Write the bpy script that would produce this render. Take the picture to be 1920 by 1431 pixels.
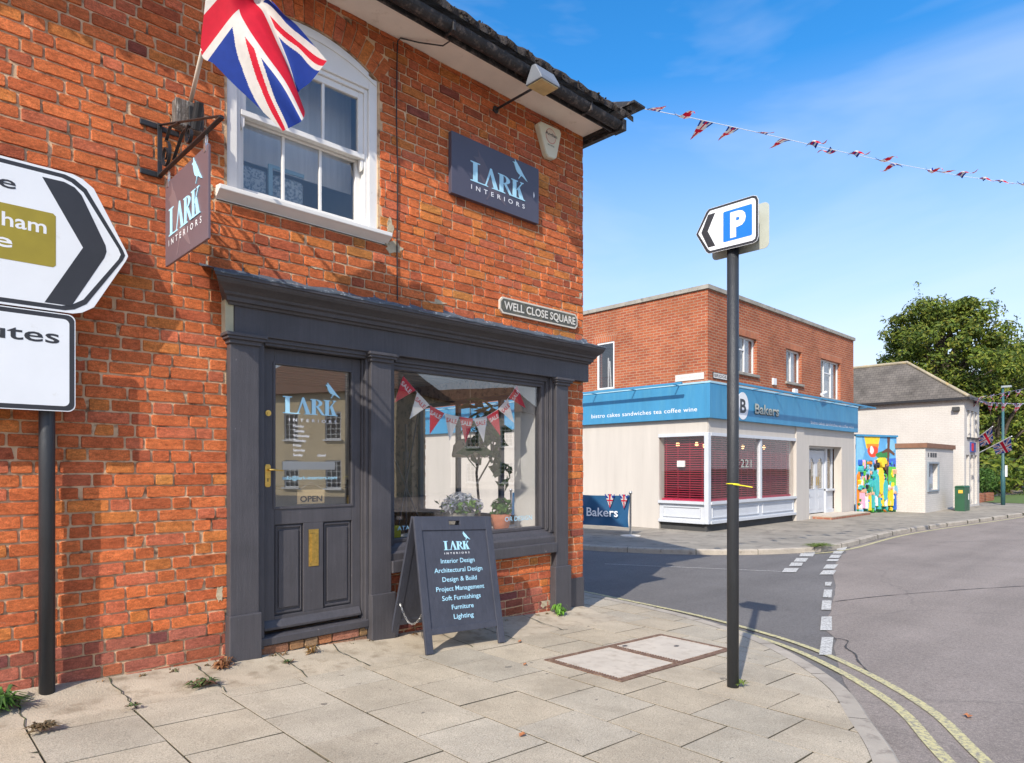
import bpy, math, random
import numpy as np
from mathutils import Matrix, Vector
for o in list(bpy.data.objects): bpy.data.objects.remove(o)
sc = bpy.context.scene
R = math.radians
rnd = random.Random(7)

# ---------------- camera, sky, sun, exposure ----------------
cd = bpy.data.cameras.new('camera'); cam = bpy.data.objects.new('camera', cd); sc.collection.objects.link(cam)
cam.location = (0, 0, 1.35); cam.rotation_euler = (R(90), 0, R(-43.87))
cd.sensor_width = 36; cd.lens = 36*1250/1920; cd.shift_y = 161.5/1920; cd.clip_start = 0.05; cd.clip_end = 3000
sc.camera = cam
sc.render.resolution_x = 1024; sc.render.resolution_y = 763
SUNV = Vector((-3.88, -1.72, 3.33)).normalized()          # towards the sun
w = bpy.data.worlds.new('World'); sc.world = w; w.use_nodes = True
nt = w.node_tree; nt.nodes.clear()
out = nt.nodes.new('ShaderNodeOutputWorld'); bg = nt.nodes.new('ShaderNodeBackground'); sky = nt.nodes.new('ShaderNodeTexSky')
sky.sky_type = 'NISHITA'; sky.sun_disc = False
sky.sun_elevation = math.asin(SUNV.z); sky.sun_rotation = math.atan2(SUNV.x, SUNV.y)
sky.air_density = 1.0; sky.dust_density = 1.2; sky.ozone_density = 2.0; sky.altitude = 0
tc = nt.nodes.new('ShaderNodeTexCoord'); mp = nt.nodes.new('ShaderNodeMapping'); mp.inputs['Scale'].default_value = (1, 1, 3.2)
nz = nt.nodes.new('ShaderNodeTexNoise'); nz.inputs['Scale'].default_value = 1.9; nz.inputs['Detail'].default_value = 5; nz.inputs['Roughness'].default_value = .55; nz.inputs['Distortion'].default_value = .5
rp = nt.nodes.new('ShaderNodeValToRGB'); rp.color_ramp.elements[0].position = .42; rp.color_ramp.elements[1].position = .85
rp.color_ramp.elements[0].color = (0, 0, 0, 1); rp.color_ramp.elements[1].color = (.42, .42, .42, 1)
mx = nt.nodes.new('ShaderNodeMixRGB'); mx.inputs['Color2'].default_value = (5.2, 5.5, 6.0, 1)
hs = nt.nodes.new('ShaderNodeHueSaturation'); hs.inputs['Saturation'].default_value = 1.42; hs.inputs['Value'].default_value = 1.42; hs.inputs['Hue'].default_value = .500
L = nt.links.new
L(tc.outputs['Generated'], mp.inputs['Vector']); L(mp.outputs[0], nz.inputs['Vector']); L(nz.outputs['Fac'], rp.inputs['Fac'])
L(sky.outputs[0], hs.inputs['Color']); gs = nt.nodes.new('ShaderNodeSeparateXYZ'); gr = nt.nodes.new('ShaderNodeValToRGB'); gm = nt.nodes.new('ShaderNodeMixRGB')
gr.color_ramp.elements[0].position = 0; gr.color_ramp.elements[0].color = (.92, .92, .92, 1); gr.color_ramp.elements[1].position = .50; gr.color_ramp.elements[1].color = (0, 0, 0, 1)
L(tc.outputs['Generated'], gs.inputs[0]); L(gs.outputs['Z'], gr.inputs['Fac']); L(gr.outputs['Color'], gm.inputs['Fac']); gm.inputs['Color2'].default_value = (4.6, 4.6, 5.2, 1)
L(hs.outputs[0], gm.inputs['Color1']); L(gm.outputs[0], mx.inputs['Color1']); L(rp.outputs[0], mx.inputs['Fac']); L(mx.outputs[0], bg.inputs['Color']); L(bg.outputs[0], out.inputs[0])
bg.inputs['Strength'].default_value = 0.15
sd = bpy.data.lights.new('sun', 'SUN'); sd.energy = 4.3; sd.angle = R(.5); sd.color = (1, .93, .82)
so = bpy.data.objects.new('sun', sd); sc.collection.objects.link(so); so.rotation_euler = SUNV.to_track_quat('Z', 'Y').to_euler()
sc.view_settings.view_transform = 'Standard'; sc.view_settings.look = 'None'; sc.view_settings.exposure = 0.38; sc.view_settings.gamma = 1

# ---------------- helpers ----------------
W = {}
def reg(o, parent=None, mw=None):
    sc.collection.objects.link(o)
    if parent is None:
        W[o.name] = mw or Matrix.Identity(4); o.matrix_basis = W[o.name]
    else:
        o.parent = parent
        if mw is None: mw = Matrix.Identity(4)
        W[o.name] = mw
        o.matrix_basis = W[parent.name].inverted() @ mw
    return o
def tag(o, label=None, cat=None, group=None, kind=None):
    if label: o['label'] = label
    if cat: o['category'] = cat
    if group: o['group'] = group
    if kind: o['kind'] = kind
    return o
def thing(name, label, cat, loc=(0, 0, 0), group=None, rz=0, mw=None):
    o = bpy.data.objects.new(name, None); o.empty_display_size = .1
    reg(o, None, mw or (Matrix.Translation(loc) @ Matrix.Rotation(rz, 4, 'Z')))
    return tag(o, label, cat, group)
class MB:
    def __init__(s): s.v = []; s.f = []; s.m = []; s.col = None
    def add(s, vs, fs, mi=0):
        n = len(s.v); s.v += [tuple(p) for p in vs]
        for f in fs: s.f.append(tuple(i+n for i in f)); s.m.append(mi)
        return s
    def box(s, x0, x1, y0, y1, z0, z1, mi=0, M=None):
        vs = [(x, y, z) for z in (z0, z1) for y in (y0, y1) for x in (x0, x1)]
        if M is not None: vs = [M @ Vector(p) for p in vs]
        return s.add(vs, [(0, 2, 3, 1), (4, 5, 7, 6), (0, 1, 5, 4), (2, 6, 7, 3), (0, 4, 6, 2), (1, 3, 7, 5)], mi)
    def prism(s, pts, fn, d0, d1, mi=0):          # 2-D outline -> fn(a,b,depth)
        n = len(pts)
        vs = [fn(a, b, d0) for a, b in pts]+[fn(a, b, d1) for a, b in pts]
        return s.add(vs, [tuple(range(n-1, -1, -1)), tuple(range(n, 2*n))]+[(i, (i+1) % n, n+(i+1) % n, n+i) for i in range(n)], mi)
    def tube(s, pts, r, n=10, mi=0, closed=False):
        pts = [Vector(p) for p in pts]; rs = r if isinstance(r, (list, tuple)) else [r]*len(pts)
        vs = []; up = None
        for i, p in enumerate(pts):
            if closed: t = pts[(i+1) % len(pts)]-pts[i-1]
            else: t = pts[min(i+1, len(pts)-1)]-pts[max(i-1, 0)]
            t.normalize()
            if up is None: up = t.orthogonal().normalized()
            up = (up-t*up.dot(t)).normalized(); sd_ = t.cross(up)
            for k in range(n):
                a = 2*math.pi*k/n; vs.append(p+(up*math.cos(a)+sd_*math.sin(a))*rs[i])
        fs = []; m = len(pts)
        for i in range(m if closed else m-1):
            for k in range(n):
                a = i*n+k; b = i*n+(k+1) % n; c = ((i+1) % m)*n+(k+1) % n; d = ((i+1) % m)*n+k
                fs.append((a, b, c, d))
        if not closed: fs += [tuple(range(n-1, -1, -1)), tuple(range((m-1)*n, m*n))]
        return s.add(vs, fs, mi)
    def lathe(s, c, prof, n=20, mi=0):
        vs = [(c[0]+r*math.cos(2*math.pi*k/n), c[1]+r*math.sin(2*math.pi*k/n), c[2]+z) for r, z in prof for k in range(n)]
        fs = [(i*n+k, i*n+(k+1) % n, (i+1)*n+(k+1) % n, (i+1)*n+k) for i in range(len(prof)-1) for k in range(n)]
        fs += [tuple(range(n-1, -1, -1)), tuple(range((len(prof)-1)*n, len(prof)*n))]
        return s.add(vs, fs, mi)
    def build(s, name, mats, parent=None, bevel=0, smooth=False, cols=None, local=False, seg=2):
        me = bpy.data.meshes.new(name); me.from_pydata([tuple(p) for p in s.v], [], s.f); me.update()
        if not isinstance(mats, (list, tuple)): mats = [mats]
        for m in mats: me.materials.append(m)
        if any(s.m): me.polygons.foreach_set('material_index', s.m)
        # box-mapped UV in metres
        uv = me.uv_layers.new(name='UVMap'); nl = len(me.loops)
        co = np.empty(len(me.vertices)*3); me.vertices.foreach_get('co', co); co = co.reshape(-1, 3)
        li = np.empty(nl, dtype=np.int32); me.loops.foreach_get('vertex_index', li)
        nf = len(me.polygons); nn = np.empty(nf*3); me.polygons.foreach_get('normal', nn); nn = np.abs(nn.reshape(-1, 3))
        lt = np.empty(nf, dtype=np.int32); me.polygons.foreach_get('loop_total', lt)
        ax = np.repeat(nn.argmax(1), lt); p = co[li]
        u = np.where(ax == 0, p[:, 1], p[:, 0]); v = np.where(ax == 2, p[:, 1], p[:, 2])
        uv.data.foreach_set('uv', np.stack([u, v], 1).ravel())
        if cols is not None:
            a = me.color_attributes.new('Col', 'FLOAT_COLOR', 'POINT')
            c = np.ones((len(me.vertices), 4)); c[:, :3] = np.array(cols)[:, :3]; a.data.foreach_set('color', c.ravel())
        if smooth: me.polygons.foreach_set('use_smooth', [True]*nf)
        o = bpy.data.objects.new(name, me)
        reg(o, parent, W[parent.name] if (local and parent) else None)
        if bevel:
            b = o.modifiers.new('bevel', 'BEVEL'); b.width = bevel; b.segments = seg; b.limit_method = 'ANGLE'; b.angle_limit = R(40)
        return o

def newmat(name):
    m = bpy.data.materials.new(name); m.use_nodes = True; n = m.node_tree; b = n.nodes['Principled BSDF']; return m, n, b
def _noise(n, scale, det=4, rough=.55, coord='Object', vec=None, sc3=None):
    if vec is None:
        t = n.nodes.new('ShaderNodeTexCoord'); vec = t.outputs[coord]
    if sc3:
        q = n.nodes.new('ShaderNodeMapping'); q.inputs['Scale'].default_value = sc3; n.links.new(vec, q.inputs[0]); vec = q.outputs[0]
    z = n.nodes.new('ShaderNodeTexNoise'); z.inputs['Scale'].default_value = scale; z.inputs['Detail'].default_value = det; z.inputs['Roughness'].default_value = rough
    n.links.new(vec, z.inputs['Vector']); return z.outputs['Fac']
def _ramp(n, fac, stops):
    r = n.nodes.new('ShaderNodeValToRGB'); e = r.color_ramp.elements
    while len(e) < len(stops): e.new(.5)
    for i, (p, c) in enumerate(stops): e[i].position = p; e[i].color = (*c[:3], 1) if len(c) > 1 else (c[0], c[0], c[0], 1)
    n.links.new(fac, r.inputs['Fac']); return r.outputs['Color']
def _mix(n, fac, a, b, mode='MIX'):
    m = n.nodes.new('ShaderNodeMixRGB'); m.blend_type = mode
    for k, v in (('Fac', fac), ('Color1', a), ('Color2', b)):
        if isinstance(v, (int, float)): m.inputs[k].default_value = v
        elif isinstance(v, tuple): m.inputs[k].default_value = (*v[:3], 1)
        else: n.links.new(v, m.inputs[k])
    return m.outputs['Color']
def _bump(n, b, h, strength, dist=.01):
    p = n.nodes.new('ShaderNodeBump'); p.inputs['Strength'].default_value = strength; p.inputs['Distance'].default_value = dist
    n.links.new(h, p.inputs['Height']); n.links.new(p.outputs[0], b.inputs['Normal']); return p
def pm(name, col, rough=.6, var=.12, vs=6, bump=.15, bs=60, metal=0, col2=None, lo=.45, hi=.7, spec=.5, dist=.004, sc3=None, coat=0):
    m, n, b = newmat(name)
    b.inputs['Roughness'].default_value = rough; b.inputs['Metallic'].default_value = metal; b.inputs['Specular IOR Level'].default_value = spec
    if coat: b.inputs['Coat Weight'].default_value = coat
    f = _noise(n, vs, 5, .6, sc3=sc3)
    c = _ramp(n, f, [(.25, tuple(x*(1-var) for x in col)), (.75, tuple(min(1, x*(1+var)) for x in col))])
    if col2:
        g = _noise(n, vs*2.3, 8, .65, sc3=sc3); mk = _ramp(n, g, [(lo, (0,)), (hi, (1,))]); c = _mix(n, mk, c, tuple(col2))
    n.links.new(c, b.inputs['Base Color'])
    if bump: _bump(n, b, _noise(n, bs, 4), bump, dist)
    return m
def colmat(name, rough=.8, var=.0, bump=.0, trans=0, spec=.3):
    m, n, b = newmat(name); a = n.nodes.new('ShaderNodeAttribute'); a.attribute_name = 'Col'
    b.inputs['Roughness'].default_value = rough; b.inputs['Specular IOR Level'].default_value = spec
    c = a.outputs['Color']
    if var:
        f = _ramp(n, _noise(n, 25, 4), [(.3, (1-var,)), (.7, (1+var,))]); c = _mix(n, 1.0, c, f, 'MULTIPLY')
    n.links.new(c, b.inputs['Base Color'])
    if trans:
        t = n.nodes.new('ShaderNodeBsdfTranslucent'); n.links.new(c, t.inputs['Color']); x = n.nodes.new('ShaderNodeMixShader'); x.inputs[0].default_value = trans
        n.links.new(b.outputs[0], x.inputs[1]); n.links.new(t.outputs[0], x.inputs[2]); n.links.new(x.outputs[0], n.nodes['Material Output'].inputs[0])
    if bump: _bump(n, b, _noise(n, 200, 3), bump, .002)
    return m
def glassmat(name, base=.06, ior=1.6, tint=(1, 1, 1), rough=0.0):
    m, n, b = newmat(name); n.nodes.remove(b)
    t = n.nodes.new('ShaderNodeBsdfTransparent'); t.inputs[0].default_value = (*tint, 1)
    g = n.nodes.new('ShaderNodeBsdfGlossy'); g.inputs['Roughness'].default_value = rough
    fr = n.nodes.new('ShaderNodeFresnel'); ge = n.nodes.new('ShaderNodeNewGeometry'); ma = n.nodes.new('ShaderNodeMath'); ma.operation = 'MULTIPLY_ADD'
    ma.inputs[1].default_value = 1/ior-ior; ma.inputs[2].default_value = ior; n.links.new(ge.outputs['Backfacing'], ma.inputs[0]); n.links.new(ma.outputs[0], fr.inputs[0])
    ad = n.nodes.new('ShaderNodeMath'); ad.operation = 'ADD'; ad.use_clamp = True; ad.inputs[1].default_value = base; n.links.new(fr.outputs[0], ad.inputs[0])
    x = n.nodes.new('ShaderNodeMixShader'); n.links.new(ad.outputs[0], x.inputs[0]); n.links.new(t.outputs[0], x.inputs[1]); n.links.new(g.outputs[0], x.inputs[2]); n.links.new(x.outputs[0], n.nodes['Material Output'].inputs[0])
    if rough == 0:
        bp = n.nodes.new('ShaderNodeBump'); bp.inputs['Strength'].default_value = .06; bp.inputs['Distance'].default_value = .01
        n.links.new(_noise(n, 1.8, 1), bp.inputs['Height']); n.links.new(bp.outputs[0], g.inputs['Normal'])
    return m
def brickmat(name, c1, c2, mortar, bw=.225, rh=.075, ms=.012, bump=.6, noisecol=None, rough=.9, dirt=.25):
    m, n, b = newmat(name); b.inputs['Roughness'].default_value = rough; b.inputs['Specular IOR Level'].default_value = .25
    t = n.nodes.new('ShaderNodeTexCoord'); bt = n.nodes.new('ShaderNodeTexBrick')
    dn = n.nodes.new('ShaderNodeTexNoise'); dn.inputs['Scale'].default_value = 22; n.links.new(t.outputs['UV'], dn.inputs['Vector'])
    va = n.nodes.new('ShaderNodeVectorMath'); va.operation = 'SCALE'; va.inputs['Scale'].default_value = .006; n.links.new(dn.outputs['Color'], va.inputs[0])
    vb = n.nodes.new('ShaderNodeVectorMath'); vb.operation = 'ADD'; n.links.new(t.outputs['UV'], vb.inputs[0]); n.links.new(va.outputs[0], vb.inputs[1])
    n.links.new(vb.outputs[0], bt.inputs['Vector'])
    for k, v in (('Color1', (*c1, 1)), ('Color2', (*c2, 1)), ('Mortar', (*mortar, 1)), ('Scale', 1), ('Mortar Size', ms), ('Mortar Smooth', .3), ('Bias', -.1), ('Brick Width', bw), ('Row Height', rh)): bt.inputs[k].default_value = v
    c = bt.outputs['Color']
    f = _ramp(n, _noise(n, 1.3, 6, .6), [(.3, (1-dirt,)), (.7, (1+dirt,))]); c = _mix(n, 1.0, c, f, 'MULTIPLY')
    f2 = _ramp(n, _noise(n, 40, 3), [(.3, (.85,)), (.7, (1.15,))]); c = _mix(n, 1.0, c, f2, 'MULTIPLY')
    n.links.new(c, b.inputs['Base Color'])
    mt = n.nodes.new('ShaderNodeMath'); mt.operation = 'MULTIPLY_ADD'; mt.inputs[1].default_value = -1; n.links.new(bt.outputs['Fac'], mt.inputs[0]); n.links.new(_noise(n, 60, 4), mt.inputs[2])
    _bump(n, b, mt.outputs[0], bump, .008); return m

# materials
CREAM = (.62, .52, .40)
def brick_face_mat():
    m, n, b = newmat('old_red_brick'); b.inputs['Roughness'].default_value = .92; b.inputs['Specular IOR Level'].default_value = .2
    a = n.nodes.new('ShaderNodeAttribute'); a.attribute_name = 'Col'
    f1 = _ramp(n, _noise(n, 30, 6, .65, sc3=(1, 1, 2.2)), [(.28, (.62,)), (.5, (1.0,)), (.75, (1.35,))])
    c = _mix(n, 1.0, a.outputs['Color'], f1, 'MULTIPLY')
    f2 = _ramp(n, _noise(n, 140, 3, .6), [(.35, (.78,)), (.65, (1.18,))]); c = _mix(n, 1.0, c, f2, 'MULTIPLY')
    c = _mix(n, 1.0, c, _ramp(n, _noise(n, 1.5, 5, .6), [(.32, (.82, .84, .88)), (.5, (1, 1, 1)), (.70, (1.14, 1.08, 1.0))]), 'MULTIPLY')
    c = _mix(n, 1.0, c, _ramp(n, _noise(n, 7, 9, .72, sc3=(1, 1, 2.6)), [(.34, (.78, .75, .76)), (.50, (1.0, 1.0, 1.0)), (.7, (1.12, 1.16, 1.2))]), 'MULTIPLY')
    # soot and dark spots
    dk = _ramp(n, _noise(n, 9, 8, .7), [(.62, (0,)), (.78, (.55,))]); c = _mix(n, dk, c, (.10, .045, .03))
    # lime smears
    lm = _ramp(n, _noise(n, 13, 9, .72), [(.65, (0,)), (.80, (.6,))]); c = _mix(n, lm, c, (.52, .36, .25))
    n.links.new(c, b.inputs['Base Color'])
    ad = n.nodes.new('ShaderNodeMath'); ad.operation = 'ADD'; n.links.new(_noise(n, 55, 6, .7, sc3=(1, 1, 1.6)), ad.inputs[0]); n.links.new(_noise(n, 260, 3), ad.inputs[1])
    _bump(n, b, ad.outputs[0], .8, .008); return m
M_BRICK = brick_face_mat()
M_MORTAR = pm('lime_mortar', (.60, .41, .25), .95, .3, 5, .9, 130, col2=(.16, .09, .055), lo=.50, hi=.66, spec=.1, dist=.006)
M_PLASTER = pm('render_patch', (.50, .42, .29), .95, .2, 9, .8, 60, col2=(.30, .22, .14), lo=.5, hi=.7, spec=.1, dist=.006)
def painted(name, col, wear, lo=.70, hi=.74, rough=.42, coat=0):
    m, n, b = newmat(name); b.inputs['Roughness'].default_value = rough; b.inputs['Specular IOR Level'].default_value = .45
    c = _ramp(n, _noise(n, 3.5, 6, .6), [(.3, tuple(x*.86 for x in col)), (.7, tuple(x*1.12 for x in col))])
    st = _ramp(n, _noise(n, 4, 4, .6, sc3=(14, 14, .6)), [(.35, (.9,)), (.65, (1.08,))]); c = _mix(n, 1.0, c, st, 'MULTIPLY')
    mk = _ramp(n, _noise(n, 22, 9, .75), [(lo, (0,)), (hi, (1,))]); c = _mix(n, mk, c, wear)
    n.links.new(c, b.inputs['Base Color'])
    ad = n.nodes.new('ShaderNodeMath'); ad.operation = 'ADD'; n.links.new(_noise(n, 30, 6, .7, sc3=(1, 1, .5)), ad.inputs[0]); n.links.new(_noise(n, 180, 2), ad.inputs[1])
    _bump(n, b, ad.outputs[0], .5, .006); return m
SLATE = (.066, .062, .068)
M_PAINT = painted('slate_grey_paint', SLATE, (.22, .21, .22), .68, .71, .48)
M_PAINT_WORN = painted('worn_grey_paint', SLATE, (.36, .31, .27), .66, .69)
M_LEAD = painted('lead_flashing', (.085, .10, .12), (.38, .40, .42), .55, .64, .5)
M_WHITEP = pm('white_gloss_paint', (.74, .72, .68), .35, .05, 5, .12, 40, col2=(.52, .47, .40), lo=.66, hi=.8)
M_SOFFIT = pm('soffit_paint', (.86, .77, .66), .8, .1, 3, .2, 30, col2=(.60, .50, .38), lo=.62, hi=.8)
M_GLASS = glassmat('window_glass', .08, 1.5)
M_GLASSD = glassmat('door_glass', .15, 1.55, (.97, .97, .96))
M_GLASSU = glassmat('upper_glass', .05, 1.5, (.9, .9, .9))
M_BRASS = pm('worn_brass', (.72, .48, .13), .34, .25, 30, .2, 90, metal=1, col2=(.30, .18, .06), lo=.55, hi=.75)
M_BLACK = pm('black_iron', (.02, .02, .022), .45, .3, 12, .3, 90, col2=(.13, .06, .03), lo=.6, hi=.75)
M_GUT = pm('dirty_black_gutter', (.022, .02, .02), .6, .4, 8, .8, 40, col2=(.13, .105, .09), lo=.52, hi=.68, dist=.01)
M_MOSS = pm('mossy_tiles', (.032, .025, .022), .95, .5, 10, 1.0, 30, col2=(.075, .07, .035), lo=.58, hi=.72, dist=.02)
M_TILE = pm('clay_pantile', (.20, .085, .05), .9, .4, 6, .7, 40, col2=(.09, .08, .05), lo=.45, hi=.6, dist=.01)
M_POLE = painted('grey_black_post', (.030, .033, .038), (.55, .56, .56), .715, .73, .4)
M_SIGNW = pm('sign_white', (.72, .74, .76), .4, .04, 4, .04, 60, col2=(.55, .54, .50), lo=.64, hi=.85)
M_SIGNK = pm('sign_black', (.028, .028, .032), .45, .15, 8, .05, 60)
M_SIGNG = pm('sign_olive', (.30, .235, .02), .45, .12, 7, .05, 60)
M_SIGNB = pm('sign_blue', (.01, .16, .60), .4, .06, 7, .04, 60)
M_SIGNBACK = pm('sign_back_grey', (.42, .44, .38), .5, .12, 7, .08, 60)
M_SLATEB = pm('aubergine_sign', (.072, .068, .095), .38, .08, 3, .04, 60)
M_HANGB = pm('hanging_sign_face', (.135, .095, .11), .4, .08, 3, .04, 60)
M_LBLUE = pm('pale_blue_vinyl', (.38, .66, .80), .5, .03, 6, 0)
M_LWHITE = pm('white_vinyl', (.72, .73, .75), .5, .03, 6, 0)
M_GHOST = pm('faint_bird_tone', (.105, .088, .108), .4, .05, 6, 0)
M_CHALK = painted('board_paint', (.050, .053, .070), (.12, .12, .14), .74, .8, .5)
M_STEEL = pm('galvanised', (.55, .55, .54), .35, .2, 20, .1, 60, metal=.9)
M_RUST = pm('rusty_frame', (.155, .088, .058), .85, .3, 12, .9, 90, col2=(.30, .22, .15), lo=.5, hi=.72, dist=.006)
M_COLF = colmat('printed_fabric', .75, .06, .1, .25)
M_LEAF = colmat('leaf', .6, .25, 0, .3)
M_FLOOR = pm('shop_floor', (.25, .17, .11), .5, .3, 3, .1, 30)
M_ROOM = pm('shop_plaster', (.72, .66, .56), .85, .1, 2, .05, 30)
M_ROOMD = pm('shop_dark_wall', (.17, .15, .13), .85, .3, 2, .05, 30)
M_RED = pm('red_card', (.60, .012, .03), .6, .1, 8, 0)
M_CARD = pm('white_card', (.72, .70, .66), .6, .05, 8, 0)
M_TERRA = pm('terracotta', (.55, .20, .10), .8, .2, 10, .3, 60)
M_YEL = pm('yellow_fabric', (.50, .42, .02), .7, .2, 40, .4, 120)
M_GOLD = pm('gold_frame', (.65, .45, .10), .35, .1, 10, 0, metal=1)
M_WOOD = pm('weathered_wood', (.10, .085, .075), .9, .5, 5, .9, 30, sc3=(8, 8, 1), dist=.01, col2=(.30, .28, .26), lo=.5, hi=.65)
M_BARK = pm('bark', (.09, .07, .05), .95, .3, 8, .9, 30, dist=.03)

def gz0(X): return .09-.047*X
def gz(X, Y=0):
    a = gz0(X); b = -.3; k = .06
    h = max(0, k-abs(a-b))/k
    return max(a, b)+h*h*k*.25
def onfac(Y): return lambda a, b, d: (a, Y-d, b)       # a=X, b=Z, d towards street
def textmesh(s, bold=0, extrude=.001, spacing=1.0):
    cu = bpy.data.curves.new('t', 'FONT'); cu.body = s; cu.size = 1; cu.offset = bold; cu.extrude = 0; cu.space_character = spacing; cu.resolution_u = 3
    ob = bpy.data.objects.new('t', cu); me = bpy.data.meshes.new_from_object(ob)
    v = [tuple(p.co) for p in me.vertices]; f = [tuple(p.vertices) for p in me.polygons]
    bpy.data.objects.remove(ob); bpy.data.meshes.remove(me); return v, f
def text(mb, s, fn, x0, y0, width, cap, d=.002, bold=.012, mi=0, spacing=1.0, slope=0, align='l'):
    v, f = textmesh(s, bold, spacing=spacing)
    if not v: return
    xs = [p[0] for p in v]; x_0 = min(xs); wd = max(xs)-x_0
    sy = cap/.70; sx = width/wd if width else sy
    if align == 'c': x0 = x0-wd*sx/2
    if align == 'r': x0 = x0-wd*sx
    mb.add([fn(x0+(p[0]-x_0)*sx, y0+p[1]*sy+slope*(p[0]-x_0)*sx, d) for p in v], f, mi)
BIRD = [(0, .80), (.17, .84), (.155, 1.0), (.245, .86), (.30, .83), (.37, .74), (.47, .63), (.60, .47), (.73, .30), (.90, .12), (1.0, 0), (.93, .02), (.74, .13), (.62, .20), (.56, .17), (.50, .10), (.42, -.02), (.38, -.01), (.46, .10), (.50, .22), (.40, .25), (.30, .33), (.22, .45), (.17, .58), (.13, .70), (.08, .765)]
def lark(mb, fn, x0, y0, w_, h, d=.002, mi=0, mi2=None, flip=1):
    """LARK lettering with bird: x0,y0 lower left, w_ width, h cap height"""
    e = [0]
    def P(pts, m=mi):
        e[0] += .00015
        mb.prism([(x0+a*w_, y0+b*h) for a, b in pts], fn, d-.0015, d+e[0], m)
    P([(0, 0), (.17, 0), (.17, .045), (.125, .07), (.125, .93), (.17, .955), (.17, 1), (0, 1), (0, .955), (.045, .93), (.045, .07), (0, .045)])
    P([(.12, 0), (.275, 0), (.285, .10), (.24, .055), (.12, .055)])
    P([(.225, 0), (.315, 0), (.315, .035), (.285, .05), (.372, .80), (.355, 1), (.262, .05), (.225, .035)])
    P([(.355, 1), (.385, 1), (.50, .05), (.535, .035), (.535, 0), (.385, 0), (.385, .035), (.42, .05), (.345, .85)])
    P([(.50, 0), (.64, 0), (.64, .04), (.605, .06), (.605, .94), (.50, .94), (.50, .90), (.53, .88), (.53, .06), (.50, .04)])
    arc = [(.60+.13*math.sin(t), .715+.225*math.cos(t)) for t in [math.pi*i/12 for i in range(13)]]
    arc2 = [(.60+.062*math.sin(t), .715+.185*math.cos(t)) for t in [math.pi*i/12 for i in range(13)]]
    for i in range(12): P([arc[i], arc[i+1], arc2[i+1], arc2[i]])
    P([(.60, .53), (.655, .53), (.765, .04), (.80, .03), (.80, 0), (.72, 0)])
    P([(.755, 0), (.885, 0), (.885, .04), (.855, .06), (.855, .88), (.885, .9), (.885, .94), (.755, .94), (.755, .9), (.785, .88), (.785, .06), (.755, .04)])
    P([(.85, .42), (.955, .87), (.93, .90), (.93, .94), (1.0, .94), (1.0, .9), (.975, .87), (.885, .46)])
    P([(.875, .56), (.92, .62), (1.0, .05), (1.03, .04), (1.03, 0), (.88, 0), (.88, .04), (.92, .06)])
    bx, by, bw, bh = .78, 1.10, .30, .95
    P([(bx+a*bw, by+b*bh) for a, b in BIRD], mi if mi2 is None else mi2)
def ghost_bird(mb, fn, x0, y0, w_, h, d, mi): mb.prism([(x0+a*w_, y0+b*h) for a, b in BIRD], fn, d-.001, d+.0004, mi)
def letters(parent, name, mats, fill, label=None):
    mb = MB(); fill(mb); o = mb.build(name, mats, parent)
    return o

# ---------------- ground, roads, pavements ----------------
def asphalt(name, col, cracks=True):
    m, n, b = newmat(name); b.inputs['Roughness'].default_value = .93; b.inputs['Specular IOR Level'].default_value = .25
    c = _ramp(n, _noise(n, .7, 6, .6), [(.3, tuple(x*.86 for x in col)), (.7, tuple(x*1.12 for x in col))])
    c = _mix(n, 1.0, c, _ramp(n, _noise(n, 130, 3, .7), [(.3, (.62,)), (.7, (1.38,))]), 'MULTIPLY')
    c = _mix(n, 1.0, c, _ramp(n, _noise(n, 38, 4, .75), [(.3, (.74,)), (.7, (1.24,))]), 'MULTIPLY')
    dk = _ramp(n, _noise(n, 2.1, 9, .75), [(.64, (0,)), (.72, (.35,))]); c = _mix(n, dk, c, (.08, .075, .07))
    c = _mix(n, 1.0, c, _ramp(n, _noise(n, .9, 3, .5, sc3=(.25, 2.2, 1)), [(.35, (.93,)), (.65, (1.08,))]), 'MULTIPLY')
    oil = _ramp(n, _noise(n, 3.3, 2, .4), [(.74, (0,)), (.80, (.35,))]); c = _mix(n, oil, c, (.07, .065, .06))
    if cracks:
        v = n.nodes.new('ShaderNodeTexVoronoi'); v.feature = 'DISTANCE_TO_EDGE'; v.inputs['Scale'].default_value = .28; t = n.nodes.new('ShaderNodeTexCoord')
        dn = n.nodes.new('ShaderNodeTexNoise'); dn.inputs['Scale'].default_value = 1.5; dn.inputs['Detail'].default_value = 6; n.links.new(t.outputs['Object'], dn.inputs['Vector'])
        mx_ = n.nodes.new('ShaderNodeMixRGB'); mx_.inputs[0].default_value = .35; n.links.new(t.outputs['Object'], mx_.inputs[1]); n.links.new(dn.outputs['Color'], mx_.inputs[2]); n.links.new(mx_.outputs[0], v.inputs['Vector'])
        ck = _ramp(n, v.outputs['Distance'], [(0, (.22,)), (.004, (0,))]); c = _mix(n, ck, c, (.06, .055, .05))
    n.links.new(c, b.inputs['Base Color']); _bump(n, b, _noise(n, 120, 4, .7), .7, .006); return m
M_ROAD = asphalt('main_road_asphalt', (.25, .212, .185))
M_SIDE = asphalt('side_road_asphalt', (.155, .145, .138), False)
M_FARP = pm('far_footway_tarmac', (.27, .24, .195), .95, .25, 1.2, .6, 90, col2=(.14, .12, .10), lo=.52, hi=.7, dist=.006)
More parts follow.
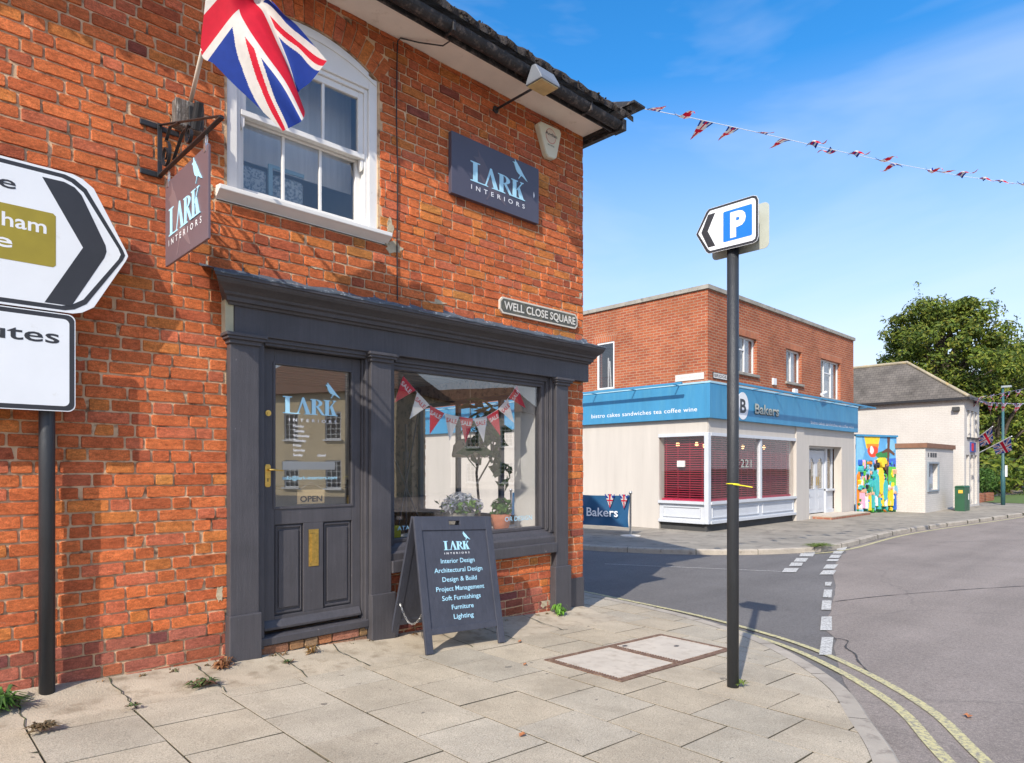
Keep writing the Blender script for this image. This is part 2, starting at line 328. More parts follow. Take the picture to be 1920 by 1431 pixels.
def slabmat():
    m, n, b = newmat('paving_slab'); b.inputs['Roughness'].default_value = .88; b.inputs['Specular IOR Level'].default_value = .3
    a = n.nodes.new('ShaderNodeAttribute'); a.attribute_name = 'Col'
    c = _mix(n, 1.0, a.outputs['Color'], _ramp(n, _noise(n, 150, 3, .75), [(.33, (.55,)), (.5, (1,)), (.7, (1.3,))]), 'MULTIPLY')
    c = _mix(n, 1.0, c, _ramp(n, _noise(n, 2.0, 7, .65), [(.3, (.80,)), (.7, (1.14,))]), 'MULTIPLY')
    dk = _ramp(n, _noise(n, 60, 4, .7), [(.62, (0,)), (.75, (.55,))]); c = _mix(n, dk, c, (.15, .12, .09))
    sp = _ramp(n, _noise(n, 11, 3, .5), [(.705, (0,)), (.725, (.75,))]); c = _mix(n, sp, c, (.11, .10, .09))
    c = _mix(n, _ramp(n, _noise(n, 1.1, 8, .72), [(.52, (0,)), (.68, (.45,))]), c, (.25, .205, .145))
    c = _mix(n, _ramp(n, _noise(n, 5.5, 9, .75), [(.62, (0,)), (.70, (.4,))]), c, (.19, .155, .115))
    n.links.new(c, b.inputs['Base Color']); _bump(n, b, _noise(n, 130, 4, .7), .5, .004); return m
M_SLAB = slabmat()
M_JOINT = pm('joint_dirt', (.055, .05, .035), .98, .4, 20, .8, 80, col2=(.06, .10, .02), lo=.5, hi=.62)
M_KERB = pm('kerb_concrete', (.37, .325, .265), .92, .2, 4, .6, 110, col2=(.15, .12, .10), lo=.55, hi=.75, dist=.005)
M_FILLET = pm('cement_fillet', (.42, .355, .265), .92, .2, 3, .8, 90, col2=(.23, .18, .12), lo=.50, hi=.72, dist=.006)
def linemat(name, col, lo, hi):
    m, n, b = newmat(name); b.inputs['Roughness'].default_value = .8
    mk = _ramp(n, _noise(n, 38, 8, .75), [(lo, (0,)), (hi, (1,))]); c = _mix(n, mk, col, (.22, .20, .18))
    n.links.new(c, b.inputs['Base Color']); _bump(n, b, _noise(n, 120, 4, .7), .6, .005); return m
M_YLINE = linemat('yellow_line_paint', (.56, .50, .25), .47, .60)
M_WLINE = linemat('white_line_paint', (.58, .57, .53), .47, .60)

def inpoly_clip(poly, clip):      # Sutherland-Hodgman, clip convex CCW
    outp = poly
    for i in range(len(clip)):
        ax_, ay = clip[i]; bx, by = clip[(i+1) % len(clip)]
        inp = outp; outp = []
        if not inp: break
        def sd2(p): return (bx-ax_)*(p[1]-ay)-(by-ay)*(p[0]-ax_)
        for j in range(len(inp)):
            p = inp[j]; q = inp[j-1]; sp_ = sd2(p); sq = sd2(q)
            if (sp_ >= 0) != (sq >= 0):
                t = sq/(sq-sp_); outp.append((q[0]+t*(p[0]-q[0]), q[1]+t*(p[1]-q[1])))
            if sp_ >= 0: outp.append(p)
    return outp
def smoothpath(pts, n=10):
    P = [Vector((*p, 0)) for p in pts]; r = []
    for i in range(len(P)-1):
        p0 = P[max(i-1, 0)]; p1 = P[i]; p2 = P[i+1]; p3 = P[min(i+2, len(P)-1)]
        for k in range(n):
            t = k/n; r.append(.5*((2*p1)+(-p0+p2)*t+(2*p0-5*p1+4*p2-p3)*t*t+(-p0+3*p1-3*p2+p3)*t**3))
    r.append(P[-1]); return [(p.x, p.y) for p in r]
def offset(path, d):
    r = []
    for i, p in enumerate(path):
        a = path[max(i-1, 0)]; b = path[min(i+1, len(path)-1)]; tx, ty = b[0]-a[0], b[1]-a[1]; l = math.hypot(tx, ty) or 1
        r.append((p[0]+ty/l*d, p[1]-tx/l*d))
    return r
# outer edge of our pavement: runs from the side road round to the main road, then away to the left
EDGE = smoothpath([(6.75, 9.5), (6.62, 7.2), (6.40, 5.1), (6.22, 3.95), (5.86, 2.95), (5.38, 2.28), (4.75, 1.68), (4.16, 1.33), (3.55, 1.00), (2.6, .66), (1.2, .38), (-1.5, .2), (-6, .1)], 8)
INNER = offset(EDGE, -.0)
# path direction goes +Y -> -Y; right-hand offset (ty,-tx) with t=(0,-1): (-1,0)?  -> choose sign so that + is towards the road
def toroad(d): return offset(EDGE, -d)
# main ground
mb = MB(); mb.box(-400, 900, -500, 900, -1.2, -.62); tag(mb.build('ground', pm('ground_earth', (.12, .12, .08), .95, .2, .1, .2, 3)), 'wide flat ground beyond the streets', None, kind='structure')
def sheet(name, x0, x1, y0, y1, nx, ny, zoff, m):
    mb = MB(); vs = []; fs = []
    for j in range(ny+1):
        for i in range(nx+1):
            x = x0+(x1-x0)*i/nx; y = y0+(y1-y0)*j/ny; vs.append((x, y, gz(x)+zoff))
    for j in range(ny):
        for i in range(nx): a = j*(nx+1)+i; fs.append((a, a+1, a+nx+2, a+nx+1))
    mb.add(vs, fs); return tag(mb.build(name, m), kind='structure')
# side road (lower sheet, everything) and main road sheet on top, bounded by the give-way line
sd_ = MB(); xs = [-14+.8*i for i in range(40)]+[18+6*i for i in range(22)]
vs = []; fs = []
for x in xs: vs += [(x, -60, gz(x)-.104), (x, 60, gz(x)-.104)]
for i in range(len(xs)-1): fs.append((2*i, 2*i+2, 2*i+3, 2*i+1))
sd_.add(vs, fs); tag(sd_.build('side_road', M_SIDE), kind='structure')
GW = [(-14, 1.6), (2.5, 1.6), (4.8, 1.65), (5.95, 2.2), (6.6, 2.42), (7.3, 2.78), (8.6, 3.22), (10.1, 3.72), (11.5, 4.28), (13, 4.78), (15.6, 5.42), (20.3, 5.6), (30, 4.75), (60, 2.5), (140, -2)]
rm = MB(); vs = []; fs = []
def gwY(x):
    for (a, b), (c, d) in zip(GW, GW[1:]):
        if a <= x <= c: return b+(d-b)*(x-a)/(c-a)
    return GW[-1][1]
xs = sorted(set([-14+.4*i for i in range(100)]+[26+3*i for i in range(38)]+[g[0] for g in GW]))
xs = [x for x in xs if -14 <= x <= 140]
for x in xs: vs += [(x, -20, gz(x)-.099), (x, gwY(x)+.02*math.sin(x*9)+.015*math.sin(x*23), gz(x)-.099)]
for i in range(len(xs)-1): fs.append((2*i, 2*i+2, 2*i+3, 2*i+1))
rm.add(vs, fs); tag(rm.build('main_road', M_ROAD), kind='structure')

# near pavement slabs
edge_in = offset(EDGE, 0)
kin = toroad(-.13)           # inner edge of the kerb stones
# orient test
if kin[20][0] > EDGE[20][0]: SG = -1
else: SG = 1
def rd(d): return offset(EDGE, -d*SG)
kin = rd(-.13)
clip = [(p[0], p[1]) for p in kin if p[1] < 9.4][::-1]+[]
clip = [(-6, 9.4)]+[(-6, .12)]+[p for p in clip if p[0] > -5.9]
# make CCW
ar = sum(a[0]*b[1]-b[0]*a[1] for a, b in zip(clip, clip[1:]+clip[:1]))
if ar < 0: clip = clip[::-1]
# convexify
def hull(pts):
    pts = sorted(set(pts)); lo_ = []
    for p in pts:
        while len(lo_) > 1 and (lo_[-1][0]-lo_[-2][0])*(p[1]-lo_[-2][1])-(lo_[-1][1]-lo_[-2][1])*(p[0]-lo_[-2][0]) <= 0: lo_.pop()
        lo_.append(p)
    up_ = []
    for p in reversed(pts):
        while len(up_) > 1 and (up_[-1][0]-up_[-2][0])*(p[1]-up_[-2][1])-(up_[-1][1]-up_[-2][1])*(p[0]-up_[-2][0]) <= 0: up_.pop()
        up_.append(p)
    return lo_[:-1]+up_[:-1]
clip = hull(clip)
mb = MB(); cols = []
SX = .4745
def addslab(poly, col):
    n = len(poly)
    if n < 3: return
    cx = sum(p[0] for p in poly)/n; cy = sum(p[1] for p in poly)/n
    A_ = abs(sum(poly[i][0]*poly[(i+1) % n][1]-poly[(i+1) % n][0]*poly[i][1] for i in range(n)))/2
    if A_ < .0003: return
    tx = rnd.uniform(-.004, .004); ty = rnd.uniform(-.004, .004); dz = rnd.uniform(-.0015, .0015)
    top = []; bot = []
    for p in poly:
        z = gz(p[0])+dz+tx*(p[0]-cx)+ty*(p[1]-cy)
        dx, dy = cx-p[0], cy-p[1]; l = math.hypot(dx, dy) or 1
        top.append((p[0]+dx/l*.002, p[1]+dy/l*.002, z)); bot.append((p[0], p[1], z-.003))
    low = [(p[0], p[1], p[2]-.03) for p in bot]
    mb.add(top+bot+low, [tuple(range(n))]+[(n+i, n+(i+1) % n, (i+1) % n, i) for i in range(n)]+[(2*n+i, 2*n+(i+1) % n, n+(i+1) % n, n+i) for i in range(n)])
    cols.extend([col]*n+[(.10, .085, .06)]*(2*n))
for ci in range(-14, 14):
    x0 = .548+ci*SX; x1 = x0+SX
    ph = 3.448 if ci % 2 == 0 else 3.213
    for k in range(-9, 9):
        y0 = ph+k*.464; y1 = y0+.464
        if x1 < 5.55 and y0 > 4.12: continue
        g_ = rnd.uniform(.0028, .0055); j = lambda: rnd.uniform(-.002, .002)
        yb = min(y1, 4.10) if x1 < 5.55 else y1
        if yb-y0 < .06: continue
        poly = [(x0+g_+j(), y0+g_+j()), (x1-g_+j(), y0+g_+j()), (x1-g_+j(), yb-g_+j()), (x0+g_+j(), yb-g_+j())]
        if rnd.random() < .06 and yb-y0 > .4:      # a clipped corner
            poly = poly[:2]+[(x1-g_, yb-.03-g_), (x1-.035-g_, yb-g_)]+poly[3:]
        poly = inpoly_clip(poly, clip)
        # leave the chamber cover opening
        cc = (sum(p[0] for p in poly)/max(1, len(poly)), sum(p[1] for p in poly)/max(1, len(poly)))
        s = rnd.uniform(.93, 1.07); t_ = rnd.uniform(-.01, .01)
        far = 0
        col = (.44*s+t_, .378*s, .285*s-t_)
        if rnd.random() < .10: col = (.40*s, .35*s, .27*s)
        cut = [(3.60, 2.695), (5.13, 2.695), (5.13, 3.41), (3.60, 3.41)]
        ins = poly and max(p[0] for p in poly) > cut[0][0] and min(p[0] for p in poly) < cut[1][0] and max(p[1] for p in poly) > cut[0][1] and min(p[1] for p in poly) < cut[2][1]
        if ins:
            px0, px1 = x0+g_, x1-g_; py0, py1 = y0+g_, yb-g_
            if px0 < cut[0][0]: addslab([(px0, py0), (cut[0][0], py0), (cut[0][0], py1), (px0, py1)], col)
            if px1 > cut[1][0]: addslab([(cut[1][0], py0), (px1, py0), (px1, py1), (cut[1][0], py1)], col)
            a = max(px0, cut[0][0]); b = min(px1, cut[1][0])
            if py0 < cut[0][1]: addslab([(a, py0), (b, py0), (b, cut[0][1]), (a, cut[0][1])], col)
            if py1 > cut[2][1]: addslab([(a, cut[2][1]), (b, cut[2][1]), (b, py1), (a, py1)], col)
        else: addslab(poly, col)
pav = mb.build('pavement', M_SLAB, cols=cols); tag(pav, kind='structure')
mb = MB()
base = [(p[0], p[1]) for p in clip]; n = len(base)
# bed as strips
vs = []; fs = []; xs = [-6+.25*i for i in range(52)]
def yr(x):
    ys = []
    for i in range(n):
        a, b = base[i], base[(i+1) % n]
        if (a[0]-x)*(b[0]-x) <= 0 and a[0] != b[0]: ys.append(a[1]+(b[1]-a[1])*(x-a[0])/(b[0]-a[0]))
    return (min(ys), max(ys)) if ys else None
rows = [(x, yr(x)) for x in xs if yr(x)]
for x, (a, b) in rows: vs += [(x, a, gz(x)-.0085), (x, b, gz(x)-.0085)]
for i in range(len(rows)-1): fs.append((2*i, 2*i+2, 2*i+3, 2*i+1))
mb.add(vs, fs); tag(mb.build('pavement_bedding', M_JOINT), kind='structure')
# cement fillet along the shop wall
mb = MB(); vs = []; fs = []; N = 170
prof = [(4.02, -.004), (4.10, .004), (4.22, .007), (4.36, .014), (4.47, .030), (4.55, .042), (4.64, .05)]
for i in range(N+1):
    x = -5+10.45*i/N
    for j, (y, z) in enumerate(prof):
        wv = .010*math.sin(x*5.3+j)+.006*math.sin(x*13.1+j*2)
        vs.append((x, y+(wv if j < 5 else 0), gz(x)+z+(.006*math.sin(x*7+j*1.7) if 1 < j else 0)))
m_ = len(prof)
for i in range(N):
    for j in range(m_-1): a = i*m_+j; fs.append((a, a+m_, a+m_+1, a+1))
mb.add(vs, fs); tag(mb.build('pavement_fillet', M_FILLET, smooth=True), kind='structure')
mb = MB()
for x in (.09, .56, 1.04, 1.51, 2.03, 2.50, 3.42, 3.9, 4.5):
    pts = []; xx = x
    for k in range(13):
        y = 4.02+k*.045; xx += rnd.uniform(-.012, .014); h_ = gz(xx)+np.interp(y, [4.02, 4.10, 4.22, 4.36, 4.47, 4.55, 4.64], [.004, .012, .016, .024, .040, .052, .06]); pts.append((xx, y, h_-.001, rnd.uniform(.002, .006)))
    for p, q in zip(pts, pts[1:]): mb.add([(p[0]-p[3], p[1], p[2]), (p[0]+p[3], p[1], p[2]), (q[0]+q[3], q[1], q[2]), (q[0]-q[3], q[1], q[2])], [(0, 1, 2, 3)])
tag(mb.build('pavement_cracks', M_JOINT), kind='structure')
# kerbs
def kerb(name, inner, outer, top, bot, m, seglen=.9):
    mb = MB(); acc = 0; i0 = 0; cols = []
    n = len(outer)
    for i in range(n-1):
        gap = .0
        a, b, c, d = inner[i], inner[i+1], outer[i+1], outer[i]
        acc += math.hypot(b[0]-a[0], b[1]-a[1])
        if acc > seglen: acc = 0; gap = .08
        def mix(p, q, t): return (p[0]+(q[0]-p[0])*t, p[1]+(q[1]-p[1])*t)
        a = mix(a, b, gap); d = mix(d, c, gap)
        za, zb = gz(a[0]), gz(b[0])
        ch = .02
        dd = mix(d, a, .15); cc2 = mix(c, b, .15)
        mb.add([(a[0], a[1], za+top), (b[0], b[1], zb+top), (cc2[0], cc2[1], zb+top), (dd[0], dd[1], za+top), (c[0], c[1], zb+top-ch), (d[0], d[1], za+top-ch), (c[0], c[1], zb+bot), (d[0], d[1], za+bot)],
               [(0, 3, 2, 1), (3, 5, 4, 2), (5, 7, 6, 4)])
    ob = tag(mb.build(name, m), kind='structure')
    mb = MB(); vs = []
    for a, b in zip(inner, outer): vs += [(a[0], a[1], gz(a[0])+top-.007), (b[0]+(a[0]-b[0])*.12, b[1]+(a[1]-b[1])*.12, gz(b[0])+top-ch-.007), (b[0]+(a[0]-b[0])*.12, b[1]+(a[1]-b[1])*.12, gz(b[0])+bot)]
    fs = []
    for i in range(n-1): fs += [(3*i, 3*i+3, 3*i+4, 3*i+1), (3*i+1, 3*i+4, 3*i+5, 3*i+2)]
    mb.add(vs, fs); tag(mb.build(name+'_bedding', M_JOINT), kind='structure'); return ob
kerb('kerb', kin, EDGE, .002, -.2, M_KERB)
# yellow lines
def ribbon(name, path, d0, d1, z, m, i0=0, i1=None, lab=None, jit=.004):
    a = rd(d0); b = rd(d1); mb = MB(); vs = []; fs = []
    rng = range(i0, i1 or len(a))
    pa = [a[i] for i in rng]; pb = [b[i] for i in rng]
    # densify
    A2, B2 = [], []
    for i in range(len(pa)-1):
        for k in range(8):
            t = k/8; A2.append((pa[i][0]+(pa[i+1][0]-pa[i][0])*t, pa[i][1]+(pa[i+1][1]-pa[i][1])*t)); B2.append((pb[i][0]+(pb[i+1][0]-pb[i][0])*t, pb[i][1]+(pb[i+1][1]-pb[i][1])*t))
    for p, q in zip(A2, B2):
        e1, e2 = rnd.uniform(-jit, jit), rnd.uniform(-jit, jit)
        vs += [(p[0]+e1, p[1]+e1, gz(p[0])+z), (q[0]+e2, q[1]+e2, gz(q[0])+z)]
    for i in range(len(A2)-1): fs.append((2*i, 2*i+1, 2*i+3, 2*i+2))
    mb.add(vs, fs); return tag(mb.build(name, m), kind='structure')
ribbon('yellow_line', EDGE, .26, .335, -.093, M_YLINE)
ribbon('yellow_line', EDGE, .46, .535, -.093, M_YLINE)
# give-way dashes
mb = MB()
# measured positions (metres on the road, from survey of the photograph)
for qd in [[(5.97, 2.33), (6.06, 2.27), (6.86, 2.55), (6.75, 2.62)], [(7.1, 2.77), (7.21, 2.7), (8.01, 2.99), (7.89, 3.07)], [(8.34, 3.24), (8.42, 3.16), (9.07, 3.39), (8.98, 3.48)], [(9.21, 3.56), (9.29, 3.48), (9.91, 3.7), (9.82, 3.78)], [(10.15, 3.89), (10.21, 3.83), (10.55, 3.95), (10.48, 4.01)], [(11.15, 4.36), (11.31, 4.21), (11.82, 4.34), (11.65, 4.5)], [(11.84, 4.57), (11.98, 4.43), (12.56, 4.59), (12.4, 4.74)], [(12.83, 4.9), (12.99, 4.75), (13.31, 4.84), (13.15, 4.99)], [(13.32, 5.04), (13.47, 4.9), (14.0, 5.04), (13.85, 5.19)], [(14.03, 5.24), (14.17, 5.11), (14.66, 5.24), (14.51, 5.38)], [(14.72, 5.42), (14.86, 5.29), (15.73, 5.53), (15.58, 5.67)], [(10.95, 4.9), (11.12, 4.73), (11.6, 4.89), (11.43, 5.05)], [(11.72, 5.12), (11.88, 4.97), (12.34, 5.12), (12.19, 5.28)], [(12.32, 5.29), (12.48, 5.14), (13.03, 5.31), (12.87, 5.47)], [(13.14, 5.54), (13.33, 5.35), (13.87, 5.51), (13.66, 5.71)], [(13.79, 5.71), (13.95, 5.55), (14.53, 5.74), (14.37, 5.89)]]:
    mb.add([(x+rnd.uniform(-.008, .008), y+rnd.uniform(-.008, .008), gz(x)-.092) for x, y in qd], [(0, 1, 2, 3)])
tag(mb.build('give_way_marking', M_WLINE), kind='structure')
mb = MB(); mb.add([(9.6, 7.55, gz(9.6)-.1), (9.65, 7.60, gz(9.6)-.1), (11.1, 4.97, gz(11)-.1), (11.04, 4.94, gz(11)-.1)], [(0, 3, 2, 1)]); tag(mb.build('road_marking', linemat('faint_line_paint', (.45, .44, .42), .42, .52)), kind='structure')
M_SEAM = pm('tar_seam', (.055, .05, .048), .8, .3, 9, .3, 60)
for P_ in ([(8.9, 3.4), (9.789, 3.101), (10.864, 2.61), (12.263, 1.855), (15, .2)], [(16.6, 5.26), (17.746, 4.478), (19.141, 3.608), (24, .4)], [(6.819, 2.55), (6.827, 2.40), (6.5, 2.3), (6.292, 2.146), (6.006, 2.019), (5.5, 1.72)]):
    P_ = smoothpath(P_, 9); O_ = offset(P_, .014); mb = MB(); vs = []; fs = []
    for p, q in zip(P_, O_): e = rnd.uniform(-.008, .008); vs += [(p[0]+e, p[1]+e, gz(p[0])-.094), (q[0]+e, q[1]-e*.5, gz(q[0])-.094)]
    for k in range(len(P_)-1): fs.append((2*k, 2*k+1, 2*k+3, 2*k+2))
    mb.add(vs, fs); tag(mb.build('road_seam', M_SEAM), kind='structure')
# far pavement
FE = smoothpath([(10.6, 30), (10.85, 16), (11.0, 10), (11.45, 8.2), (12.4, 6.85), (13.6, 6.0), (15.2, 5.62), (20.4, 5.7), (30.2, 4.75), (60, 2.4), (120, -2)], 10)
mb = MB(); fo = [(p[0], p[1], -.3) for p in FE]+[(120, 12, -.3), (28, 30, -.3)]
mb.add(fo, [tuple(range(len(fo)))]); tag(mb.build('far_pavement', M_FARP), kind='structure')
_EG = EDGE
def offp(path, d): return offset(path, d)
fk_in = FE; fk_out = offset(FE, .14)
if fk_out[30][1] > FE[30][1]: fk_out = offset(FE, -.14)
kerb('far_kerb', fk_in, fk_out, .004, -.2, M_KERB, 1.2)
_ya = offset(FE, .30 if fk_out[60] == offset(FE, .14)[60] else -.30); _yb = offset(FE, .38 if fk_out[60] == offset(FE, .14)[60] else -.38)
mb = MB(); vs = []; fs = []
for p, q in zip(_ya, _yb): vs += [(p[0], p[1], gz(p[0])-.093), (q[0], q[1], gz(q[0])-.093)]
for i in range(52, len(_ya)-1): fs.append((2*i, 2*i+1, 2*i+3, 2*i+2))
mb.add(vs, fs); tag(mb.build('yellow_line', M_YLINE), kind='structure')

# ---------------- shop building ----------------
YW = 4.60
XR = 5.465
shop = thing('shop_building', 'old red brick corner shop with dark grey timber shopfront and sash window above', 'building', (1.5, YW, 0))
def brick_cols(x, z):
    r = rnd.random()
    pal = [(.60, .162, .055), (.55, .142, .050), (.60, .195, .054), (.50, .125, .048), (.57, .22, .06), (.41, .105, .05), (.27, .075, .05), (.54, .145, .07)]
    wts = [36, 30, 9, 14, 2, 4, 1, 12]
    if z > 3.75 and x > 2.9: wts = [26, 24, 14, 20, 2, 8, 2, 10]
    if z < gz(x)+.26: wts = [3, 7, 1, 12, 0, 20, 16, 26]
    c = rnd.choices(pal, wts)[0]; s = rnd.uniform(.86, 1.14)
    if z > 4.5: s *= .9
    if z < gz(x)+.26: c = (c[0]*.8, c[1]*.95, c[2]*1.25)
    return tuple(v*s for v in c)
def add_brick(mb, cols, fn, u0, u1, v0, v1, col, seg=.035, jit=.0022):
    dep = rnd.uniform(.0045, .0125); ti = rnd.uniform(-.0025, .0025); c = .006
    per = []
    wu, wv = u1-u0, v1-v0
    if wu < .015: return
    c = min(c, wu*.2, wv*.2)
    def edge(a, b):
        n = max(1, int(math.hypot(b[0]-a[0], b[1]-a[1])/seg))
        return [(a[0]+(b[0]-a[0])*k/n, a[1]+(b[1]-a[1])*k/n) for k in range(n)]
    cs = [(u0+c, v0), (u1-c, v0), (u1, v0+c), (u1, v1-c), (u1-c, v1), (u0+c, v1), (u0, v1-c), (u0, v0+c)]
    for i in range(8): per += edge(cs[i], cs[(i+1) % 8])
    per = [(a+rnd.uniform(-jit, jit), b+rnd.uniform(-jit, jit)) for a, b in per]
    if rnd.random() < .07:      # spalled corner
        k = rnd.randrange(len(per)); per = [(a+(.012 if abs(i-k) < 2 and a < (u0+u1)/2 else -.012 if abs(i-k) < 2 else 0), b) for i, (a, b) in enumerate(per)]
    n = len(per); cu, cv = (u0+u1)/2, (v0+v1)/2
    fr = [(a+(cu-a)/max(abs(cu-a), .03)*.0035*min(1, abs(cu-a)/.03), b+(cv-b)/max(abs(cv-b), .02)*.0035*min(1, abs(cv-b)/.02)) for a, b in per]
    vs = [fn(a, b, dep+ti*(a-cu)/max(wu, .01)*2) for a, b in fr]+[fn(a, b, -.004) for a, b in per]
    mb.add(vs, [tuple(range(n))]+[(n+i, n+(i+1) % n, (i+1) % n, i) for i in range(n)])
    cols.extend([col]*(2*n))
def brick_wall(mb, cols, fn, u0, u1, z0, z1, holes, course=.0765, colf=brick_cols, phase=0.0, jit=.0015):
    nrow = int((z1-z0)/course)+1; J = .0078
    for r in range(nrow):
        v0 = z0+r*course+J/2; v1 = min(z0+(r+1)*course-J/2, z1)
        if v1-v0 < .02: continue
        u = u0-.34+phase+(r % 2)*.173+rnd.uniform(-.012, .012); k = 0
        wav = lambda uu: .004*math.sin(uu*1.7+r*.35)
        while u < u1:
            wbr = (.232 if k % 2 == 0 else .112)+rnd.uniform(-.006, .006)
            if rnd.random() < .05: wbr = rnd.choice([.107, .222, .16])
            a, b = max(u+J/2, u0), min(u+wbr-J/2, u1); u += wbr+.002; k += 1
            if b-a < .012: continue
            segs = [(a, b)]; zc = (v0+v1)/2
            for h in holes:
                hr = h(zc)
                if hr is None: continue
                ns = []
                for s0, s1 in segs:
                    if s1 <= hr[0] or s0 >= hr[1]: ns.append((s0, s1)); continue
                    if s0 < hr[0]-.02: ns.append((s0, hr[0]-.003))
                    if s1 > hr[1]+.02: ns.append((hr[1]+.003, s1))
                segs = ns
            for s0, s1 in segs:
                wz = wav((s0+s1)/2); add_brick(mb, cols, fn, s0, s1, v0+wz, v1+wz, colf((s0+s1)/2, zc), jit=jit)
ACX, ASP, ARZ = 2.335, 4.445, 4.625        # arch: centre x, springing z, crown z
HW = .605; rise = ARZ-ASP; AR = (HW*HW+rise*rise)/(2*rise); ACZ = ARZ-AR
def hole_arch(z):
    if z < 3.20 or z > ACZ+AR+.215: return None
    if z < ASP+.05: return (ACX-HW-.005, ACX+HW+.005)
    q = (AR+.215)**2-(z-ACZ)**2
    half = math.sqrt(max(q, 0)); half = min(half, HW+.085)
    return (ACX-half, ACX+half)
def hole_rect(a, b, c, d): return lambda z: (a, b) if c <= z <= d else None
holes = [hole_arch, hole_rect(1.745, XR+1, .2, 2.67), hole_rect(1.745, 3.04, -1, 2.67), hole_rect(3.0, 5.0, .50, 2.67), hole_rect(2.28, 2.2, 0, 0)]
holes = [hole_arch, hole_rect(1.745, 5.17, .52, 2.66), hole_rect(1.745, 3.03, -1, .53), hole_rect(4.96, 5.18, -1, .53), hole_rect(1.66, 3.02, 3.135, 3.22)]
mb = MB(); cols = []
brick_wall(mb, cols, onfac(YW), -1.2, XR, -.22, 4.87, holes)
# threshold brickwork
brick_wall(mb, cols, onfac(YW-.02), 1.95, 2.82, -.12, .10, [], colf=lambda x, z: tuple(v*rnd.uniform(.8, 1.2) for v in (.36, .17, .10)))
# arch voussoirs
nv = 17
th0 = math.asin((HW+.06)/(AR+.1))
for i in range(nv):
    a0 = -th0+2*th0*i/nv; a1 = -th0+2*th0*(i+1)/nv; g_ = .0045/AR
    def fnA(a, b, d): return (ACX+(AR+b)*math.sin(a), YW-d, ACZ+(AR+b)*math.cos(a))
    col = brick_cols(4, 4.2); dep = rnd.uniform(.005, .01)
    for (r0, r1) in (((.004, .105), (.113, .207)) if i % 2 else ((.004, .207),)):
        pts = []
        for k in range(4): pts.append((a0+g_+(a1-a0-2*g_)*k/3, r0+rnd.uniform(-.002, .002)))
        for k in range(3): pts.append((a1-g_+rnd.uniform(-.001, .001), r0+(r1-r0)*(k+.5)/3))
        for k in range(4): pts.append((a1-g_-(a1-a0-2*g_)*k/3, r1+rnd.uniform(-.002, .002)))
        for k in range(3): pts.append((a0+g_+rnd.uniform(-.001, .001), r1-(r1-r0)*(k+.5)/3))
        mb.prism(pts, fnA, -.004, dep); cols.extend([col]*(2*len(pts)))
# side (right-hand) wall face, seen from a step to the side
def fnS(a, b, d): return (XR+d, a, b)
side_hole = [hole_rect(4.95, 7.4, .76, 2.2)]
brick_wall(mb, cols, fnS, YW, 10.4, -.32, 4.87, side_hole, jit=.001)
mb.build('brick_facing', M_BRICK, shop, cols=cols)
# mortar / body of the wall with openings
mb = MB(); B = mb.box; T = .22
B(-1.2, 1.74, YW, YW+T, -.6, 4.9); B(5.00, XR, YW, YW+T, -.6, 4.9)
B(1.74, 5.00, YW, YW+T, 2.36, 3.20); B(1.74, 5.00, YW, YW+T, -.6, .10); B(2.95, 5.00, YW, YW+T, .10, .60)
B(2.93, 5.00, YW, YW+T, 3.20, 4.9)
arc = [(ACX-HW, 3.2)]+[]
t1 = math.asin(HW/AR)
pts = [(ACX-HW, ASP)]+[(ACX+AR*math.sin(-t1+2*t1*i/16), ACZ+AR*math.cos(-t1+2*t1*i/16)) for i in range(17)]+[(2.93, ASP), (2.93, 4.9), (1.74, 4.9), (1.74, ASP)]
up = [(ACX+AR*math.sin(-t1+2*t1*i/16), ACZ+AR*math.cos(-t1+2*t1*i/16)) for i in range(17)]
for i in range(16):
    a, b = up[i], up[i+1]; mb.prism([a, b, (b[0], 4.9), (a[0], 4.9)], onfac(YW), -T, 0)
B(1.70, ACX-HW+.001, YW+.001, YW+T, 3.2, 4.899)
B(XR-T, XR, YW+T, 4.95, -.6, 4.9); B(XR-T, XR, 4.95, 7.4, -.6, .76); B(XR-T, XR, 4.95, 7.4, 2.2, 4.9); B(XR-T, XR, 7.4, 10.4, -.6, 4.9)
mb.build('wall', M_MORTAR, shop)
# plaster repairs
def blob(mb, fn, cx, cy, rx, ry, d, n=22, mi=0):
    ph = [rnd.uniform(0, 6) for _ in range(3)]
    pts = [(cx+rx*math.cos(t)*(1+.22*math.sin(3*t+ph[0])+.15*math.sin(7*t+ph[1])), cy+ry*math.sin(t)*(1+.22*math.sin(4*t+ph[2])+.12*math.sin(9*t))) for t in [2*math.pi*i/n for i in range(n)]]
    mb.prism(pts, fn, 0, d, mi)
mb = MB()
for (x, z, rx, rz) in ((3.07, 3.15, .08, .05), (1.60, 3.20, .05, .05), (5.40, 3.14, .05, .07), (4.28, 3.14, .04, .025), (3.5, 2.78, .10, .02), (5.30, .02, .05, .08), (2.4, 2.85, .05, .02), (1.63, 2.70, .10, .02), (5.43, 4.2, .02, .07), (4.88, .0, .07, .05), (.9, 2.0, .05, .02), (3.04, 3.30, .03, .08), (1.69, .5, .02, .05)):
    mb = MB(); blob(mb, onfac(YW), x, z, rx, rz, .0085); mb.build('plaster_repair', M_PLASTER, shop)
# black painted foot of the pier
mb = MB(); B = mb.box; B(5.19, XR+.012, YW-.014, YW+.2, -.4, .19); mb.build('painted_plinth', M_PAINT, shop, .006)
